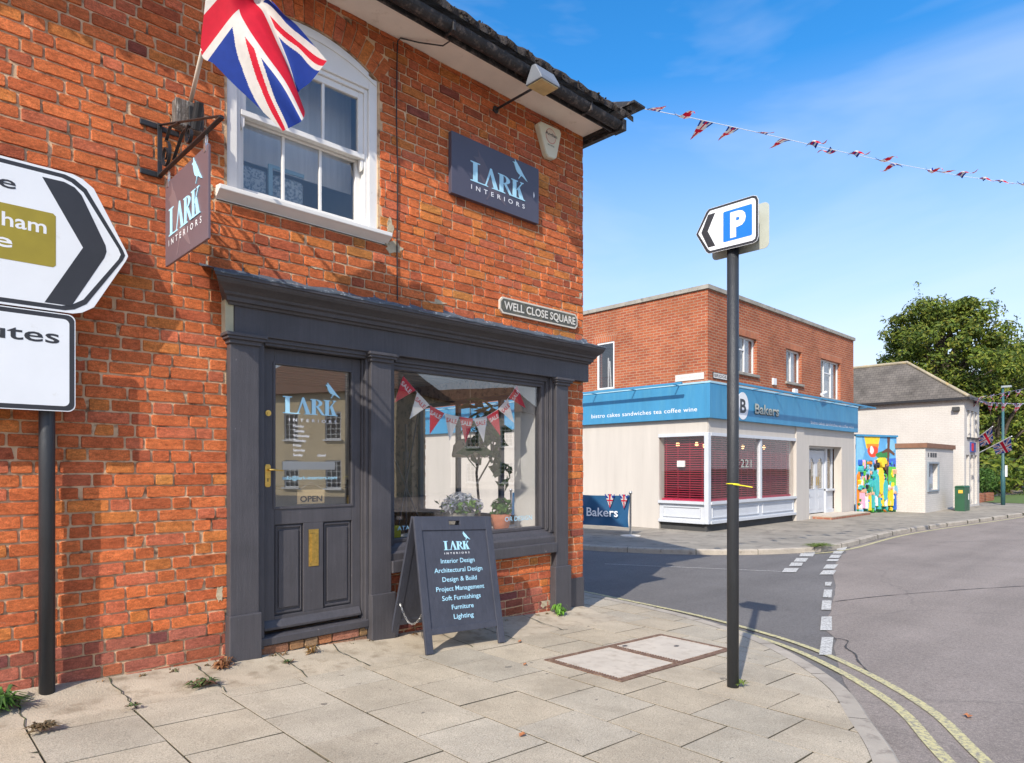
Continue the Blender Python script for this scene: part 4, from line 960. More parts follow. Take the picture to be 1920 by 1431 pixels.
fold = [0, -.06, -.12, -.02, .11, .04, -.05]
for iu in range(7):
    for iv in range(7):
        dep[iu][iv] = 3.90-.42*max(0, .55-us[iu])+fold[iv]*(.35+.9*max(0, us[iu]-.4))-.10*max(0, us[iu]-.55)+(.0 if iv else 0)
def crom(P, t):
    n = len(P)-1; i = min(int(t), n-1); f = t-i
    p0 = P[max(i-1, 0)]; p1 = P[i]; p2 = P[i+1]; p3 = P[min(i+2, n)]
    return .5*((2*p1)+(-p0+p2)*f+(2*p0-5*p1+4*p2-p3)*f*f+(-p0+3*p1-3*p2+p3)*f**3)
G = [[ray(*ctl[i][j], dep[i][j]) for j in range(7)] for i in range(7)]
NU, NV = 230, 190; vs = []; cols = []; fs = []
def uval(t, A): i = min(int(t), 5); return A[i]+(A[i+1]-A[i])*(t-i)
for i in range(NU+1):
    tu = 6*i/NU; row = [crom([G[a][b] for a in range(7)], tu) for b in range(7)]
    for j in range(NV+1):
        tv = 6*j/NV; p = crom(row, tv); vs.append(p); cols.append(None)
s = MB(); V4 = []; C4 = []; F4 = []
for i in range(NU):
    for j in range(NV):
        u_ = uval(6*(i+.5)/NU, us); v_ = uval(6*(j+.5)/NV, vv); c = union(u_, v_)
        k = len(V4); V4 += [vs[i*(NV+1)+j], vs[(i+1)*(NV+1)+j], vs[(i+1)*(NV+1)+j+1], vs[i*(NV+1)+j+1]]; C4 += [c]*4; F4.append((k, k+1, k+2, k+3))
s.add(V4, F4); fo = s.build('flag_cloth', M_COLF, flg, cols=C4)
# smooth shading via custom normals is unnecessary at this density

# left direction sign
ps = thing('direction_sign', 'white arrow shaped road sign with olive panel on a dark post against the brick wall', 'road sign', (.712, 4.51, .058))
s = MB(); s.tube([(.712, 4.51, .0), (.712, 4.51, 3.0)], .039, 20); s.build('post', M_POLE, ps, smooth=True)
K1 = 4.44/4.22; F = lambda a, b, d: (a*K1, 4.44-d, 1.35+(b-1.35)*K1)
def arrow(x0, xs, xt, z0, z1, zm, cr=.09):
    p = [(x0, z0), (xs-cr*.6, z0), (xs-.01, z0+.012), (xs+.045, z0+.05)] 
    p += [(xt-.012, zm-.03), (xt, zm), (xt-.012, zm+.03)]
    p += [(xs+.045, z1-.05), (xs-.01, z1-.012), (xs-cr*.6, z1), (x0, z1)]; return p
s = MB(); s.prism(arrow(-.55, .835, 1.048, 2.178, 2.928, 2.545), F, -.004, 0); s.build('edge_plate', M_SIGNBACK if False else M_SIGNW, ps, .001)
s = MB(); s.prism(arrow(-.54, .80, 1.032, 2.190, 2.915, 2.545), F, 0, .0010, 0); s.prism(arrow(-.53, .785, 1.010, 2.212, 2.893, 2.545), F, 0, .0018, 1)
s.prism([(.645, 2.872), (.742, 2.874), (.790, 2.858), (.822, 2.825), (.935, 2.58), (.94, 2.545), (.93, 2.51), (.775, 2.217), (.655, 2.217), (.828, 2.543)], F, 0, .0026, 0)
s.prism(rr(-.45, .705, 2.408, 2.692, .012), F, 0, .0026, 2)
s.build('arrow_face', [M_SIGNK, M_SIGNW, M_SIGNG], ps)
s = MB(); text(s, 'e', F, .462, 2.772, .072, .062, .003, .012); s.build('black_lettering', M_SIGNK, ps)
s = MB(); text(s, 'ham', F, .476, 2.578, .188, .071, .003, .014); s.build('white_lettering', M_LWHITE, ps)
s = MB(); text(s, 'e', F, .44, 2.470, .080, .070, .003, .014); s.build('white_lettering', M_LWHITE, ps)
K2 = 4.43/4.20; F = lambda a, b, d: (a*K2, 4.43-d, 1.35+(b-1.35)*K2)
def rrc(x0, x1, z0, z1, r, n=6):
    p = []
    for cx, cz, a in ((x1-r, z0+r, -90), (x1-r, z1-r, 0), (x0+r, z1-r, 90), (x0+r, z0+r, 180)): p += [(cx+r*math.cos(R(a+90*i/n)), cz+r*math.sin(R(a+90*i/n))) for i in range(n+1)]
    return p
s = MB(); s.prism(rrc(-.55, .790, 1.648, 2.166, .035), F, -.004, 0, 1); s.prism(rrc(-.545, .785, 1.653, 2.161, .033), F, 0, .001, 0); s.prism(rrc(-.52, .762, 1.676, 2.138, .026), F, 0, .002, 1); s.build('lower_plate', [M_SIGNK, M_SIGNW], ps)
s = MB(); text(s, 'utes', F, .412, 2.005, .305, .073, .003, .012); s.build('lower_lettering', M_SIGNK, ps)
s = MB()
for z in (2.05, 1.75, 2.35, 2.75): s.box(.63, .79, 4.448, 4.50, z-.015, z+.015)
s.build('clip', M_STEEL, ps, .003)
# parking sign
pk = thing('parking_sign', 'tall black post with a small blue and white parking arrow sign', 'road sign', (4.12, 2.17, gz(4.12)))
s = MB(); s.tube([(4.12, 2.172, -.13), (4.12, 2.172, 3.06)], .038, 20); s.build('post', M_POLE, pk, smooth=True)
XP = 4.055
F = lambda a, b, d: (XP-d, -a, b)
def ps_out(o): return [(-2.408+o*1.15, 2.938), (-2.33+o*.85, 3.072-o), (-2.312+o*.7, 3.087-o), (-2.00-o*.2, 3.087-o), (-1.976-o*.6, 3.078-o), (-1.964-o, 3.05-o*.4), (-1.964-o, 2.818+o*.4), (-1.976-o*.6, 2.79+o), (-2.00-o*.2, 2.782+o), (-2.312+o*.7, 2.786+o), (-2.33+o*.85, 2.80+o)]
s = MB(); s.prism(ps_out(0), F, -.004, 0, 0); s.prism(ps_out(.002), F, 0, .001, 1); s.prism(ps_out(.017), F, 0, .002, 0)
s.prism([(-2.366, 2.938), (-2.315, 3.048), (-2.262, 3.048), (-2.318, 2.938), (-2.262, 2.828), (-2.315, 2.828)], F, 0, .003, 1)
s.prism(rr(-2.205, -2.005, 2.835, 3.035, .006), F, 0, .003, 2); s.build('arrow_plate', [M_SIGNW, M_SIGNK, M_SIGNB], pk)
s = MB(); text(s, 'P', F, -2.155, 2.862, .108, .148, .004, .055); s.build('lettering', M_LWHITE, pk)
s = MB(); F2 = lambda a, b, d: (4.185-d, -a, b); s.prism(rrc(-2.36, -1.955, 2.775, 3.075, .035), F2, -.004, 0); s.build('rear_plate', M_SIGNBACK, pk, .001)
s = MB()
for z in (2.84, 3.02): s.box(4.06, 4.18, 2.02, 2.32, z-.012, z+.012)
s.build('clip', M_BLACK, pk, .003)
s = MB(); zt = 1.24; s.tube([(4.12+.041*math.cos(a), 2.172+.041*math.sin(a), zt-.004*math.cos(a)) for a in [2*math.pi*i/18 for i in range(18)]], .004, 6, closed=True); s.tube([(4.085, 2.15, zt), (4.105, 2.09, 1.232), (4.13, 2.04, 1.222)], .0035, 6); s.build('cable_tie', pm('yellow_plastic', (.70, .62, .03), .4, .05), pk)

# A-board
ab = thing('sandwich_board', 'dark grey wooden A-board listing interior design services on the pavement by the door', 'sandwich board', mw=Matrix.Translation((3.372, 4.262, -.066)) @ Matrix.Rotation(R(-2.8), 4, 'Z') @ Matrix.Rotation(R(2.7), 4, 'Y'))
def leaf(sgn):
    # local: x along width, panel leans; returns function (a,b,d): b height along the leaf, d outward
    ang = math.atan2(.245, .99); cs, sn = math.cos(ang), math.sin(ang)
    def f(a, b, d): return (a, -sgn*((1.045-b)*sn+d*cs), b*cs+d*sn-.0)
    return f
Wb = .385
def leafmesh(sgn):
    f = leaf(sgn); s = MB()
    def bar(a0, a1, b0, b1, d0=0, d1=.022): s.prism([(a0, b0), (a1, b0), (a1, b1), (a0, b1)], f, d0, d1)
    bar(-Wb, -Wb+.065, 0.0, 1.045); bar(Wb-.065, Wb, 0.0, 1.045); bar(-Wb+.065, Wb-.065, .135, .185, .0005, .0215)
    # top rail with a hand hole
    for (a0, a1, b0, b1) in ((-Wb+.065, -.055, .935, 1.045), (.055, Wb-.065, .935, 1.045), (-.055, .055, .935, .975), (-.055, .055, 1.01, 1.045)): bar(a0, a1, b0, b1, .0005, .0215)
    return s, f
s, f = leafmesh(1); fr_ = s.build('front_frame', M_CHALK, ab, .003, local=True)
s = MB(); s.prism([(-Wb+.06, .18), (Wb-.06, .18), (Wb-.06, .94), (-Wb+.06, .94)], f, .004, .012); s.build('front_panel', M_CHALK, ab, local=True)
def ltext(name, mats, fill):
    s = MB(); fill(s); s.build(name, mats, ab, local=True)
ltext('logo_lettering', [M_LBLUE, M_LWHITE], lambda s: (lark(s, f, -.125, .775, .25, .072, .0135), text(s, 'INTERIORS', f, 0, .742, .25, .014, .0135, .02, 1, spacing=1.9, align='c')))
def svc(s):
    pass
for i, t_ in enumerate(('Interior Design', 'Architectural Design', 'Design & Build', 'Project Management', 'Soft Furnishings', 'Furniture', 'Lighting')):
    wd_ = (.335, .475, .34, .475, .38, .215, .195)[i]; ltext('service_lettering', M_LBLUE, lambda s, i=i, t_=t_, wd_=wd_: text(s, t_, f, .0, .672-.0725*i, wd_, .036, .0135, .008, align='c'))
s, f2 = leafmesh(-1); s.build('rear_frame', M_CHALK, ab, .003, local=True)
s = MB(); s.prism([(-Wb+.06, .18), (Wb-.06, .18), (Wb-.06, .94), (-Wb+.06, .94)], f2, .004, .012); s.build('rear_panel', M_CHALK, ab, local=True)
s = MB(); pts = []
P0 = Vector(f(-Wb+.03, .33, -.002)); P1 = Vector(f2(-Wb+.03, .33, -.002))
for i in range(19):
    t = i/18; p = P0.lerp(P1, t); p.z -= .15*4*t*(1-t)*.9; pts.append(p)
for i in range(18):
    a, b = pts[i], pts[i+1]; c_ = (a+b)/2; d = (b-a).normalized(); side = Vector((1, 0, 0)) if i % 2 else d.cross(Vector((1, 0, 0))).normalized()
    s.tube([c_+d*.0165*math.cos(q)+side*.007*math.sin(q) for q in [2*math.pi*k/10 for k in range(10)]], .0022, 5, closed=True)
s.build('chain', M_STEEL, ab, local=True)

# chamber cover
mc = thing('chamber_cover', 'rusty framed double access cover filled with pale concrete in the pavement', 'manhole cover', (4.36, 3.05, gz(4.36)))
s = MB(); x0, x1, y0, y1 = 3.605, 5.125, 2.70, 3.405
def slopebox(mb, a, b, c, d, zt, zb, mi=0): mb.add([(a, c, gz(a)+zb), (b, c, gz(b)+zb), (b, d, gz(b)+zb), (a, d, gz(a)+zb), (a, c, gz(a)+zt), (b, c, gz(b)+zt), (b, d, gz(b)+zt), (a, d, gz(a)+zt)], [(4, 5, 6, 7), (0, 4, 7, 3), (1, 2, 6, 5), (0, 1, 5, 4), (3, 7, 6, 2)], mi)
bw = .042
slopebox(s, x0, x1, y0, y0+bw, .005, -.03); slopebox(s, x0, x1, y1-bw, y1, .005, -.03); slopebox(s, x0, x0+bw, y0+bw, y1-bw, .0045, -.03); slopebox(s, x1-bw, x1, y0+bw, y1-bw, .0045, -.03); xm = 4.365; slopebox(s, xm-.035, xm+.035, y0+bw, y1-bw, .0045, -.03)
for i in range(60):
    xx = x0+.012+(x1-x0-.024)*i/60; 
    for yy_ in (y0+bw-.004, y1-bw-.006): slopebox(s, xx, xx+.013, yy_, yy_+.010, .009, 0)
for i in range(26):
    yy_ = y0+bw+(y1-y0-2*bw)*i/26
    for xx in (x0+bw-.005, xm-.038, xm+.028, x1-bw-.005): slopebox(s, xx, xx+.010, yy_, yy_+.013, .009, 0)
s.build('frame', M_RUST, mc)
M_CONC = pm('pale_concrete', (.52, .46, .38), .9, .1, 5, .5, 150, col2=(.40, .34, .27), lo=.5, hi=.7)
for a, b in ((x0+bw, xm-.035), (xm+.035, x1-bw)):
    s = MB(); slopebox(s, a+.002, b-.002, y0+bw+.002, y1-bw-.002, .003, -.03); s.build('cover_panel', M_CONC, mc)
s = MB()
for (x, y) in ((4.47, 3.31), (4.83, 3.05)): s.prism([(x+.03*math.cos(q), y+.018*math.sin(q)) for q in [2*math.pi*k/12 for k in range(12)]], lambda a, b, d: (a, b, gz(a)+d), .003, .0045)
s.build('lifting_key_hole', M_BLACK, mc)

# ---------------- window display ----------------
def sale_bunting():
    t = thing('sale_bunting', 'red and white triangular SALE bunting strung inside the shop window', 'bunting', (3.24, 4.67, 2.14))
    P = [(3.21, 2.13), (3.36, 2.00), (3.50, 1.89), (3.66, 1.83), (3.83, 1.81), (4.0, 1.80), (4.16, 1.83), (4.30, 1.90), (4.44, 2.02), (4.56, 2.16)]
    s = MB(); s.tube([(a, 4.672, b) for a, b in P], .002, 5); s.build('string', M_LWHITE, t)
    for i in range(9):
        (a, b), (c, d) = P[i], P[i+1]
        mx_, mz = (a+c)/2, (b+d)/2; dx, dz = c-a, d-b; l = math.hypot(dx, dz); dx /= l; dz /= l
        wd = .084; F = lambda u, v, e, mx_=mx_, mz=mz, dx=dx, dz=dz: (mx_+dx*u+dz*v, 4.670-e, mz+dz*u-dx*v*1)
        red = i % 2 == 0; fl_ = .235
        s = MB(); s.prism([(-wd, 0), (0, fl_*1.0), (wd, 0)], F, 0, .001, 0)
        F2 = lambda u, v, e, F=F: F(u, -v, e)
        text(s, 'SALE', F2, -.06, -.07, .12, .038, .0018, .02, 1)
        s.build('pennant', [M_RED if red else M_CARD, M_CARD if red else M_RED], t)
sale_bunting()
def leafcloud(mb, cols, c, rad, n, size, palette, flat_=1.0, up=.3):
    for _ in range(n):
        d = Vector((rnd.gauss(0, 1), rnd.gauss(0, 1), rnd.gauss(0, 1))).normalized()*(rnd.random()**.45)
        p = Vector(c)+Vector((d.x*rad[0], d.y*rad[1], d.z*rad[2])); nrm = (d+Vector((rnd.uniform(-.8, .8), rnd.uniform(-.8, .8), rnd.uniform(-.3, .9)))).normalized()
        a = nrm.orthogonal().normalized(); a.rotate(Matrix.Rotation(rnd.uniform(0, 6.28), 3, nrm)); b = nrm.cross(a); s_ = size*rnd.uniform(.6, 1.3); l_ = s_*rnd.uniform(1.0, 1.8)
        vs = [p-a*l_*.5, p+b*s_*.32-a*l_*.08+nrm*s_*.08, p+a*l_*.5, p-b*s_*.32-a*l_*.08+nrm*s_*.08]
        mb.add(vs, [(0, 1, 2, 3)]); col = rnd.choice(palette); k = rnd.uniform(.75, 1.25); cols.extend([tuple(x*k for x in col)]*4)
GREEN = [(.05, .12, .02), (.08, .17, .03), (.10, .20, .04), (.04, .09, .02)]
def potplant(name, label, x, y, z, pot, r, h, flower=None, n=160, spread=.16, leafh=.12, size=.035, pal=GREEN):
    t = thing(name, label, 'potted plant', (x, y, z))
    s = MB(); s.lathe((x, y, z), [(r*.72, 0), (r*.95, h*.5), (r, h), (r*.9, h), (r*.85, h*.9)], 20); s.build('pot', pot, t, smooth=True)
    s = MB(); cl = []; leafcloud(s, cl, (x, y, z+h+leafh*.6), (spread, spread*.8, leafh), n, size, pal); s.build('foliage', M_LEAF, t, cols=cl)
    if flower:
        s = MB(); cl = []
        for (dx, dz) in flower: leafcloud(s, cl, (x+dx, y-.05, z+h+dz), (.085, .075, .068), 190, .030, [(.62, .64, .68), (.70, .70, .72), (.55, .56, .62)])
        s.build('flower_heads', M_LEAF, t, cols=cl)
potplant('hydrangea_pot', 'grey pot of white hydrangeas in the middle of the shop window', 3.98, 4.86, .74, pm('stone_pot', (.24, .22, .18), .6, .2, 8), .15, .19, [(-.15, .08), (-.05, .13), (.06, .12), (.16, .06), (.0, .05)], 170, .24, .10, .05, [(.14, .28, .05), (.2, .34, .08), (.08, .18, .03)])
potplant('fern_pot', 'terracotta pot with a small green fern at the right end of the window', 4.50, 4.84, .74, M_TERRA, .10, .15, None, 170, .13, .10, .045, [(.12, .26, .04), (.16, .32, .06), (.08, .18, .03)])
t = thing('yellow_basket', 'small yellow basket at the left end of the shop window', 'basket', (3.16, 4.78, .74))
s = MB(); s.box(3.09, 3.24, 4.72, 4.86, .742, .86); s.build('basket_body', M_YEL, t, .015)
t = thing('indoor_tree', 'dark leaved artificial tree standing behind the shop window glass', 'artificial plant', (4.32, 5.1, .1))
s = MB(); s.tube([(4.33, 5.0, .1), (4.36, 5.0, .9), (4.32, 5.0, 1.3), (4.42, 5.02, 1.7)], .014, 6); s.tube([(4.33, 5, 1.2), (4.5, 4.98, 1.45), (4.55, 4.97, 1.8)], .009, 6); s.build('stem', M_BARK, t)
s = MB(); cl = []; leafcloud(s, cl, (4.42, 5.0, 1.72), (.28, .2, .36), 80, .15, [(.05, .10, .02), (.07, .13, .03), (.035, .07, .015)]); leafcloud(s, cl, (4.62, 4.96, 1.35), (.12, .1, .26), 20, .12, [(.04, .08, .02), (.06, .11, .03)]); s.build('foliage', M_LEAF, t, cols=cl)
t = thing('tripod_stand', 'dark bronze tripod stand behind the left side of the shop window', 'tripod', (3.55, 5.15, .1))
s = MB(); s.tube([(3.55, 5.1, .75), (3.55, 5.1, 1.75)], .012, 6); s.tube([(3.42, 5.05, .75), (3.72, 5.15, 1.85)], .008, 6); s.tube([(3.72, 5.05, .75), (3.4, 5.15, 1.55)], .008, 6); s.tube([(3.55, 5.1, 1.42), (3.55, 5.1, 1.50)], .028, 8); s.build('legs', pm('dark_bronze', (.06, .035, .025), .5, .2), t)
t = thing('pendant_lamp', 'pale linen domed lamp hanging from the shop ceiling behind the window plant', 'lamp', (4.62, 5.45, 1.46))
s = MB(); s.lathe((4.62, 5.45, 1.46), [(.19, 0), (.20, .02), (.18, .13), (.12, .19), (.03, .21)], 24); s.tube([(4.62, 5.45, 1.65), (4.62, 5.45, 2.42)], .006, 6); s.build('lamp_shade', pm('linen_shade', (.75, .64, .48), .8, .1), t, smooth=True)
t = thing('gold_shelf', 'slim gold framed side table beside the window basket', 'side table', (3.14, 5.2, .1))
s = MB()
for x in (3.06, 3.34):
    for y in (5.0, 5.3): s.box(x, x+.014, y, y+.014, .1, 1.10)
s.box(3.06, 3.354, 5.0, 5.314, 1.09, 1.104); s.build('frame', M_GOLD, t)
s = MB(); s.lathe((3.17, 5.15, 1.104), [(.045, 0), (.05, .02), (.05, .13), (.045, .14)], 16); tag(s.build('candle_jar', M_CARD, None), 'white candle jar standing on the gold side table', 'candle')
t = thing('open_sign', 'small cream OPEN sign hanging behind the door glass', 'open sign', (2.385, 4.66, 1.09))
s = MB(); s.box(2.272, 2.492, 4.652, 4.657, 1.078, 1.185); s.build('card', pm('cream_card', (.62, .46, .26), .6, .1, 9, 0), t, .002)
s = MB(); text(s, 'OPEN', lambda a, b, d: (a, 4.652-d, b), 2.292, 1.096, .18, .042, .001, .03); s.build('lettering', M_SIGNK, t)
s = MB(); s.tube([(2.285, 4.655, 1.185), (2.385, 4.655, 1.245), (2.48, 4.655, 1.185)], .0015, 5); s.build('cord', M_LWHITE, t)

# ---------------- weeds, leaves ----------------
def weed(label, x, y, r, n, h=.05, size=.035, pal=GREEN):
    s = MB(); cl = []
    for i in range(n):
        a = rnd.uniform(0, 6.28); l_ = r*rnd.uniform(.4, 1); z = gz(x)+.02
        p0 = Vector((x+rnd.uniform(-.3, .3)*r, y+rnd.uniform(-.25, .25)*r, z)); d = Vector((math.cos(a), math.sin(a)*.8, 0)); side = Vector((-d.y, d.x, 0))*size*rnd.uniform(.2, .45)
        hh = h*rnd.uniform(.3, 1); p1 = p0+d*l_*.5+Vector((0, 0, hh)); p2 = p0+d*l_+Vector((0, 0, hh*.45))
        s.add([p0, p1+side, p2, p1-side], [(0, 1, 2, 3)]); c = rnd.choice(pal); k = rnd.uniform(.7, 1.3); cl += [tuple(v*k for v in c)]*4
    tag(s.build('weed', M_LEAF, cols=cl), label, 'weed', 'weeds in the pavement joints')
WP = [(.06, .10, .03), (.10, .15, .05), (.16, .08, .05), (.09, .11, .05)]
weed('large clump of green weeds at the foot of the dark post at far left', .44, 4.38, .20, 330, .09, .028)
for x in (.95, 1.18, 1.36, 1.55, 3.2, 3.6, 4.3, 4.72, 4.85, 2.0, 2.15, 2.62, 2.78): weed('small dry tuft rooted along the foot of the shop wall', x+rnd.uniform(-.05, .05), 4.53, rnd.uniform(.03, .06), 22, .03, .016, [(.25, .14, .06), (.16, .10, .05), (.10, .12, .04)])
weed('flat rosette weed with reddish leaves left of the door pilaster', 1.44, 4.18, .11, 60, .04, .03, WP)
weed('bright green weed at the foot of the corner pilaster', 4.93, 4.44, .10, 40, .12, .04, [(.12, .28, .03), (.16, .34, .05)])
weed('small brown dry weed in the joint near the left edge', .60, 3.92, .08, 60, .03, .03, [(.16, .11, .06), (.12, .09, .05)])
weed('tiny dry grass tuft at the foot of the brick doorstep', 2.30, 4.48, .07, 36, .06, .02, [(.28, .17, .06), (.2, .1, .03)])
weed('thin grass around the foot of the parking post', 4.16, 2.13, .07, 34, .03, .02, [(.14, .2, .04)])
weed('small tuft in the joint between slabs left of the door', 1.02, 4.02, .05, 24, .02, .02, WP)
weed('moss tuft in the slab joint before the middle pilaster', 2.06, 4.36, .05, 24, .02, .02, WP)
weed('grass tuft on the far kerb beside the give-way marking', 14.4, 5.62, .45, 160, .03, .03, [(.16, .22, .04)])
weed('brown litter of leaves beside the left pilaster foot', 1.66, 4.47, .10, 50, .07, .03, [(.32, .15, .06), (.22, .09, .04)])
weed('tiny green sprout under the sandwich board edge', 4.12, 4.50, .05, 20, .05, .03, [(.05, .12, .03)])
for (x, y, lb, sz) in ((2.40, 2.42, 'crumpled orange leaf on the slabs in the foreground', .022), (3.38, 3.38, 'curled brown leaf on the slabs left of the chamber cover', .018), (3.86, 3.92, 'flat tan leaf beside the sandwich board foot', .02), (5.05, 1.05, 'tan leaf lying on the road beyond the yellow lines', .03)):
    s = MB(); zz = gz(x)+(.004 if x < 5 else -.09); n = 9
    s.add([(x+sz*math.cos(2*math.pi*i/n)*(1+.35*math.sin(3*i)), y+sz*.8*math.sin(2*math.pi*i/n)*(1+.3*math.cos(2*i)), zz+.002+.012*abs(math.sin(i*1.9))) for i in range(n)]+[(x, y, zz+.004)], [(i, (i+1) % n, n) for i in range(n)])
    tag(s.build('fallen_leaf', pm('dry_leaf', (.42, .16, .06), .8, .3, 30, 0)), lb, 'leaf', 'fallen leaves')
# ---------------- corner bakery ----------------
BX, BY = 15.42, 8.82
M_BB = brickmat('bakery_brick', (.37, .105, .045), (.28, .07, .035), (.36, .21, .135), dirt=.22)
M_SOLD = brickmat('soldier_brick', (.42, .13, .055), (.36, .10, .05), (.36, .22, .15), bw=.075, rh=.225)
M_RENDER = pm('cream_render', (.50, .46, .41), .85, .07, 1.2, .15, 40, col2=(.44, .395, .34), lo=.58, hi=.85, sc3=(3.5, 3.5, .35))
M_BLUE = pm('blue_fascia', (.045, .23, .41), .5, .10, 1.2, .05, 30, col2=(.07, .27, .42), lo=.5, hi=.75, sc3=(3, 3, .4))
M_BLUEL = pm('pale_blue_rail', (.32, .52, .62), .4, .08, 3, .05, 30)
M_BGREY = pm('pale_grey_joinery', (.52, .54, .57), .45, .05, 4, .1, 40)
M_DPLINTH = pm('dark_plinth', (.05, .05, .05), .8, .3, 2, .3, 30)
M_COP = pm('concrete_coping', (.30, .28, .24), .9, .25, 3, .4, 40, col2=(.14, .13, .11), lo=.55, hi=.7)
bk = thing('bakery_building', 'two storey flat roofed red brick corner bakery with blue fascia and cream ground floor', 'building', (BX, BY, -.3))
bx1, by1 = 25.60, 21.0
s = MB()
def frame_face(mb, fn, u0, u1, z0, z1, openings, t):
    """wall slab with rectangular openings, built from strips"""
    us = sorted(set([u0, u1]+[a for o in openings for a in o[:2]]))
    for a, b in zip(us, us[1:]):
        zs = [z0]
        for o in sorted(openings, key=lambda o: o[2]):
            if o[0] <= a+1e-6 and o[1] >= b-1e-6: zs += [o[2], o[3]]
        zs.append(z1)
        for i in range(0, len(zs), 2):
            if zs[i+1]-zs[i] > 1e-4: mb.prism([(a, zs[i]), (b, zs[i]), (b, zs[i+1]), (a, zs[i+1])], fn, -t, 0)
FR = lambda a, b, d: (a, BY-d, b)       # right face (towards main road)
FL = lambda a, b, d: (BX-d, a, b)       # left face (towards side road)
wR = [(17.02, 18.11, 3.97, 4.98), (20.02, 21.14, 3.97, 4.98), (22.65, 24.37, 3.69, 4.98)]
wL = [(11.79, 12.42, 3.63, 5.00), (15.6, 16.6, 3.7, 5.0)]
frame_face(s, FR, BX+.24, bx1, 3.0, 5.93, wR, .24); frame_face(s, FL, BY, by1, 3.0, 5.93, wL, .24)
s.box(bx1-.24, bx1, BY+.24, by1, -.4, 5.93); s.build('brick_upper_wall', M_BB, bk)
s = MB(); s.box(BX+.24, bx1-.24, BY+.24, by1, 5.7, 5.8); s.build('roof', M_COP, bk)
s = MB()
frame_face(s, lambda a, b, d: (a, BY-.02-d, b), BX+.0, bx1+.0, -.45, 3.0, [(BX, 20.62, -.45, 2.21), (21.67, 24.42, -.21, 2.06)], .26)
frame_face(s, lambda a, b, d: (BX-.02-d, a, b), BY+.0, by1, -.45, 3.0, [(BY, 10.27, -.45, 2.21)], .26)
s.box(20.62, 21.2, BY-.06, BY-.02, -.5, 2.9); s.build('cream_wall', M_RENDER, bk)
s = MB(); s.box(BX-.05, bx1+.06, BY-.05, BY+.29, 5.93, 6.035); s.box(BX-.05, BX+.29, BY+.29, by1, 5.93, 6.035); s.build('coping', M_COP, bk)
s = MB()
for F_, w_s in ((FR, wR), (FL, wL)):
    for (a, b, c, d) in w_s: s = MB(); s.prism([(a-.11, d), (b+.11, d), (b+.11, d+.225), (a-.11, d+.225)], F_, 0, .004); s.build('soldier_course', M_SOLD, bk)
M_WF = pm('white_window_frame', (.66, .67, .67), .4, .04, 4, .05, 40)
M_CURT = pm('pale_pane_backing', (.50, .52, .54), .9, .08, 14, .1, 20, sc3=(6, 6, .3))
def window(parent, FN, a, b, c, d, bars, hbar=None, curtain=.5, name='window', off=.10):
    s = MB(); w_ = .05
    def bar(p, q, r, t, d0=-off-.05, d1=-off): s.prism([(p, r), (q, r), (q, t), (p, t)], FN, d0, d1)
    bar(a, b, d-w_, d); bar(a, b, c, c+w_); bar(a, a+w_, c+w_, d-w_); bar(b-w_, b, c+w_, d-w_)
    for x in bars: bar(x-.022, x+.022, c+w_, d-w_, -off-.05, -off+.004)
    if hbar:
        for (p, q, z) in hbar: bar(p, q, z-.02, z+.02, -off-.05, -off+.002)
    o = s.build(name, M_WF, parent)
    s = MB(); bar2 = s.prism([(a+w_, c+w_), (b-w_, c+w_), (b-w_, d-w_), (a+w_, d-w_)], FN, -off-.03, -off-.025); s.build('pane', M_GLASSU, o)
    if curtain:
        s = MB(); s.prism([(a+(b-a)*(1-curtain), c+.02), (b-.01, c+.02), (b-.01, d-.02), (a+(b-a)*(1-curtain), d-.02)], FN, -off-.12, -off-.10); s.build('curtain', M_CURT, o)
    s = MB(); s.prism([(a-.06, c-.07), (b+.08, c-.07), (b+.08, c-.001), (a-.06, c-.001)], FN, -.15, .06); s.build('sill', M_COP, o)
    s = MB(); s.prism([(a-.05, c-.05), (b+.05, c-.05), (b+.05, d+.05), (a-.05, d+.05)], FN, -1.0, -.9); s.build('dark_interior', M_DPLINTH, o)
window(bk, FR, *wR[0], [17.56], [(17.05, 17.56, 4.62)]); window(bk, FR, *wR[1], [20.56], None); window(bk, FR, *wR[2], [23.15, 23.75], [(23.15, 23.75, 4.55)])
window(bk, FL, *wL[0], [], None, 0, off=.01); window(bk, FL, *wL[1], [16.1], None, 0, off=.01)
s = MB()
for k, (y, tl) in enumerate(((11.92, .05), (12.02, -.06), (12.15, .03), (12.25, -.02))): s.add([(BX+.35, y, 3.66), (BX+.35, y+.05, 3.66), (BX+.32, y+.05+tl, 4.3+.1*k), (BX+.32, y+tl, 4.3+.1*k)], [(0, 1, 2, 3)])
s.build('stacked_boards', M_WF, bk)
# blue fascia
s = MB(); s.box(BX-.14, bx1+.05, BY-.14, BY-.02, 2.615, 3.50); s.box(BX-.139, BX-.02, BY-.02, by1, 2.616, 3.50); s.build('fascia', M_BLUE, bk, .006)
s = MB(); s.box(BX-.15, bx1+.06, BY-.155, BY-.0, 3.50, 3.55); s.box(BX-.155, BX-.0, BY-.0, by1, 3.501, 3.55); s.build('fascia_cap', M_BLUEL, bk, .004)
s = MB(); s.box(BX+.35, bx1+.75, BY-.52, BY-.46, 3.49, 3.54); 
for i in range(8): x = BX+.75+i*1.38; s.tube([(x, BY-.15, 3.50), (x, BY-.48, 3.51)], .014, 6)
s.box(BX-.52, BX-.46, BY+.45, by1, 3.49, 3.54)
for i in range(9): y = BY+.75+i*1.38; s.tube([(BX-.15, y, 3.50), (BX-.48, y, 3.51)], .014, 6)
s.build('lighting_rail', M_BLUE, bk)
FRf = lambda a, b, d: (a, BY-.14-d, b); FLf = lambda a, b, d: (BX-.139-d, -a, b)
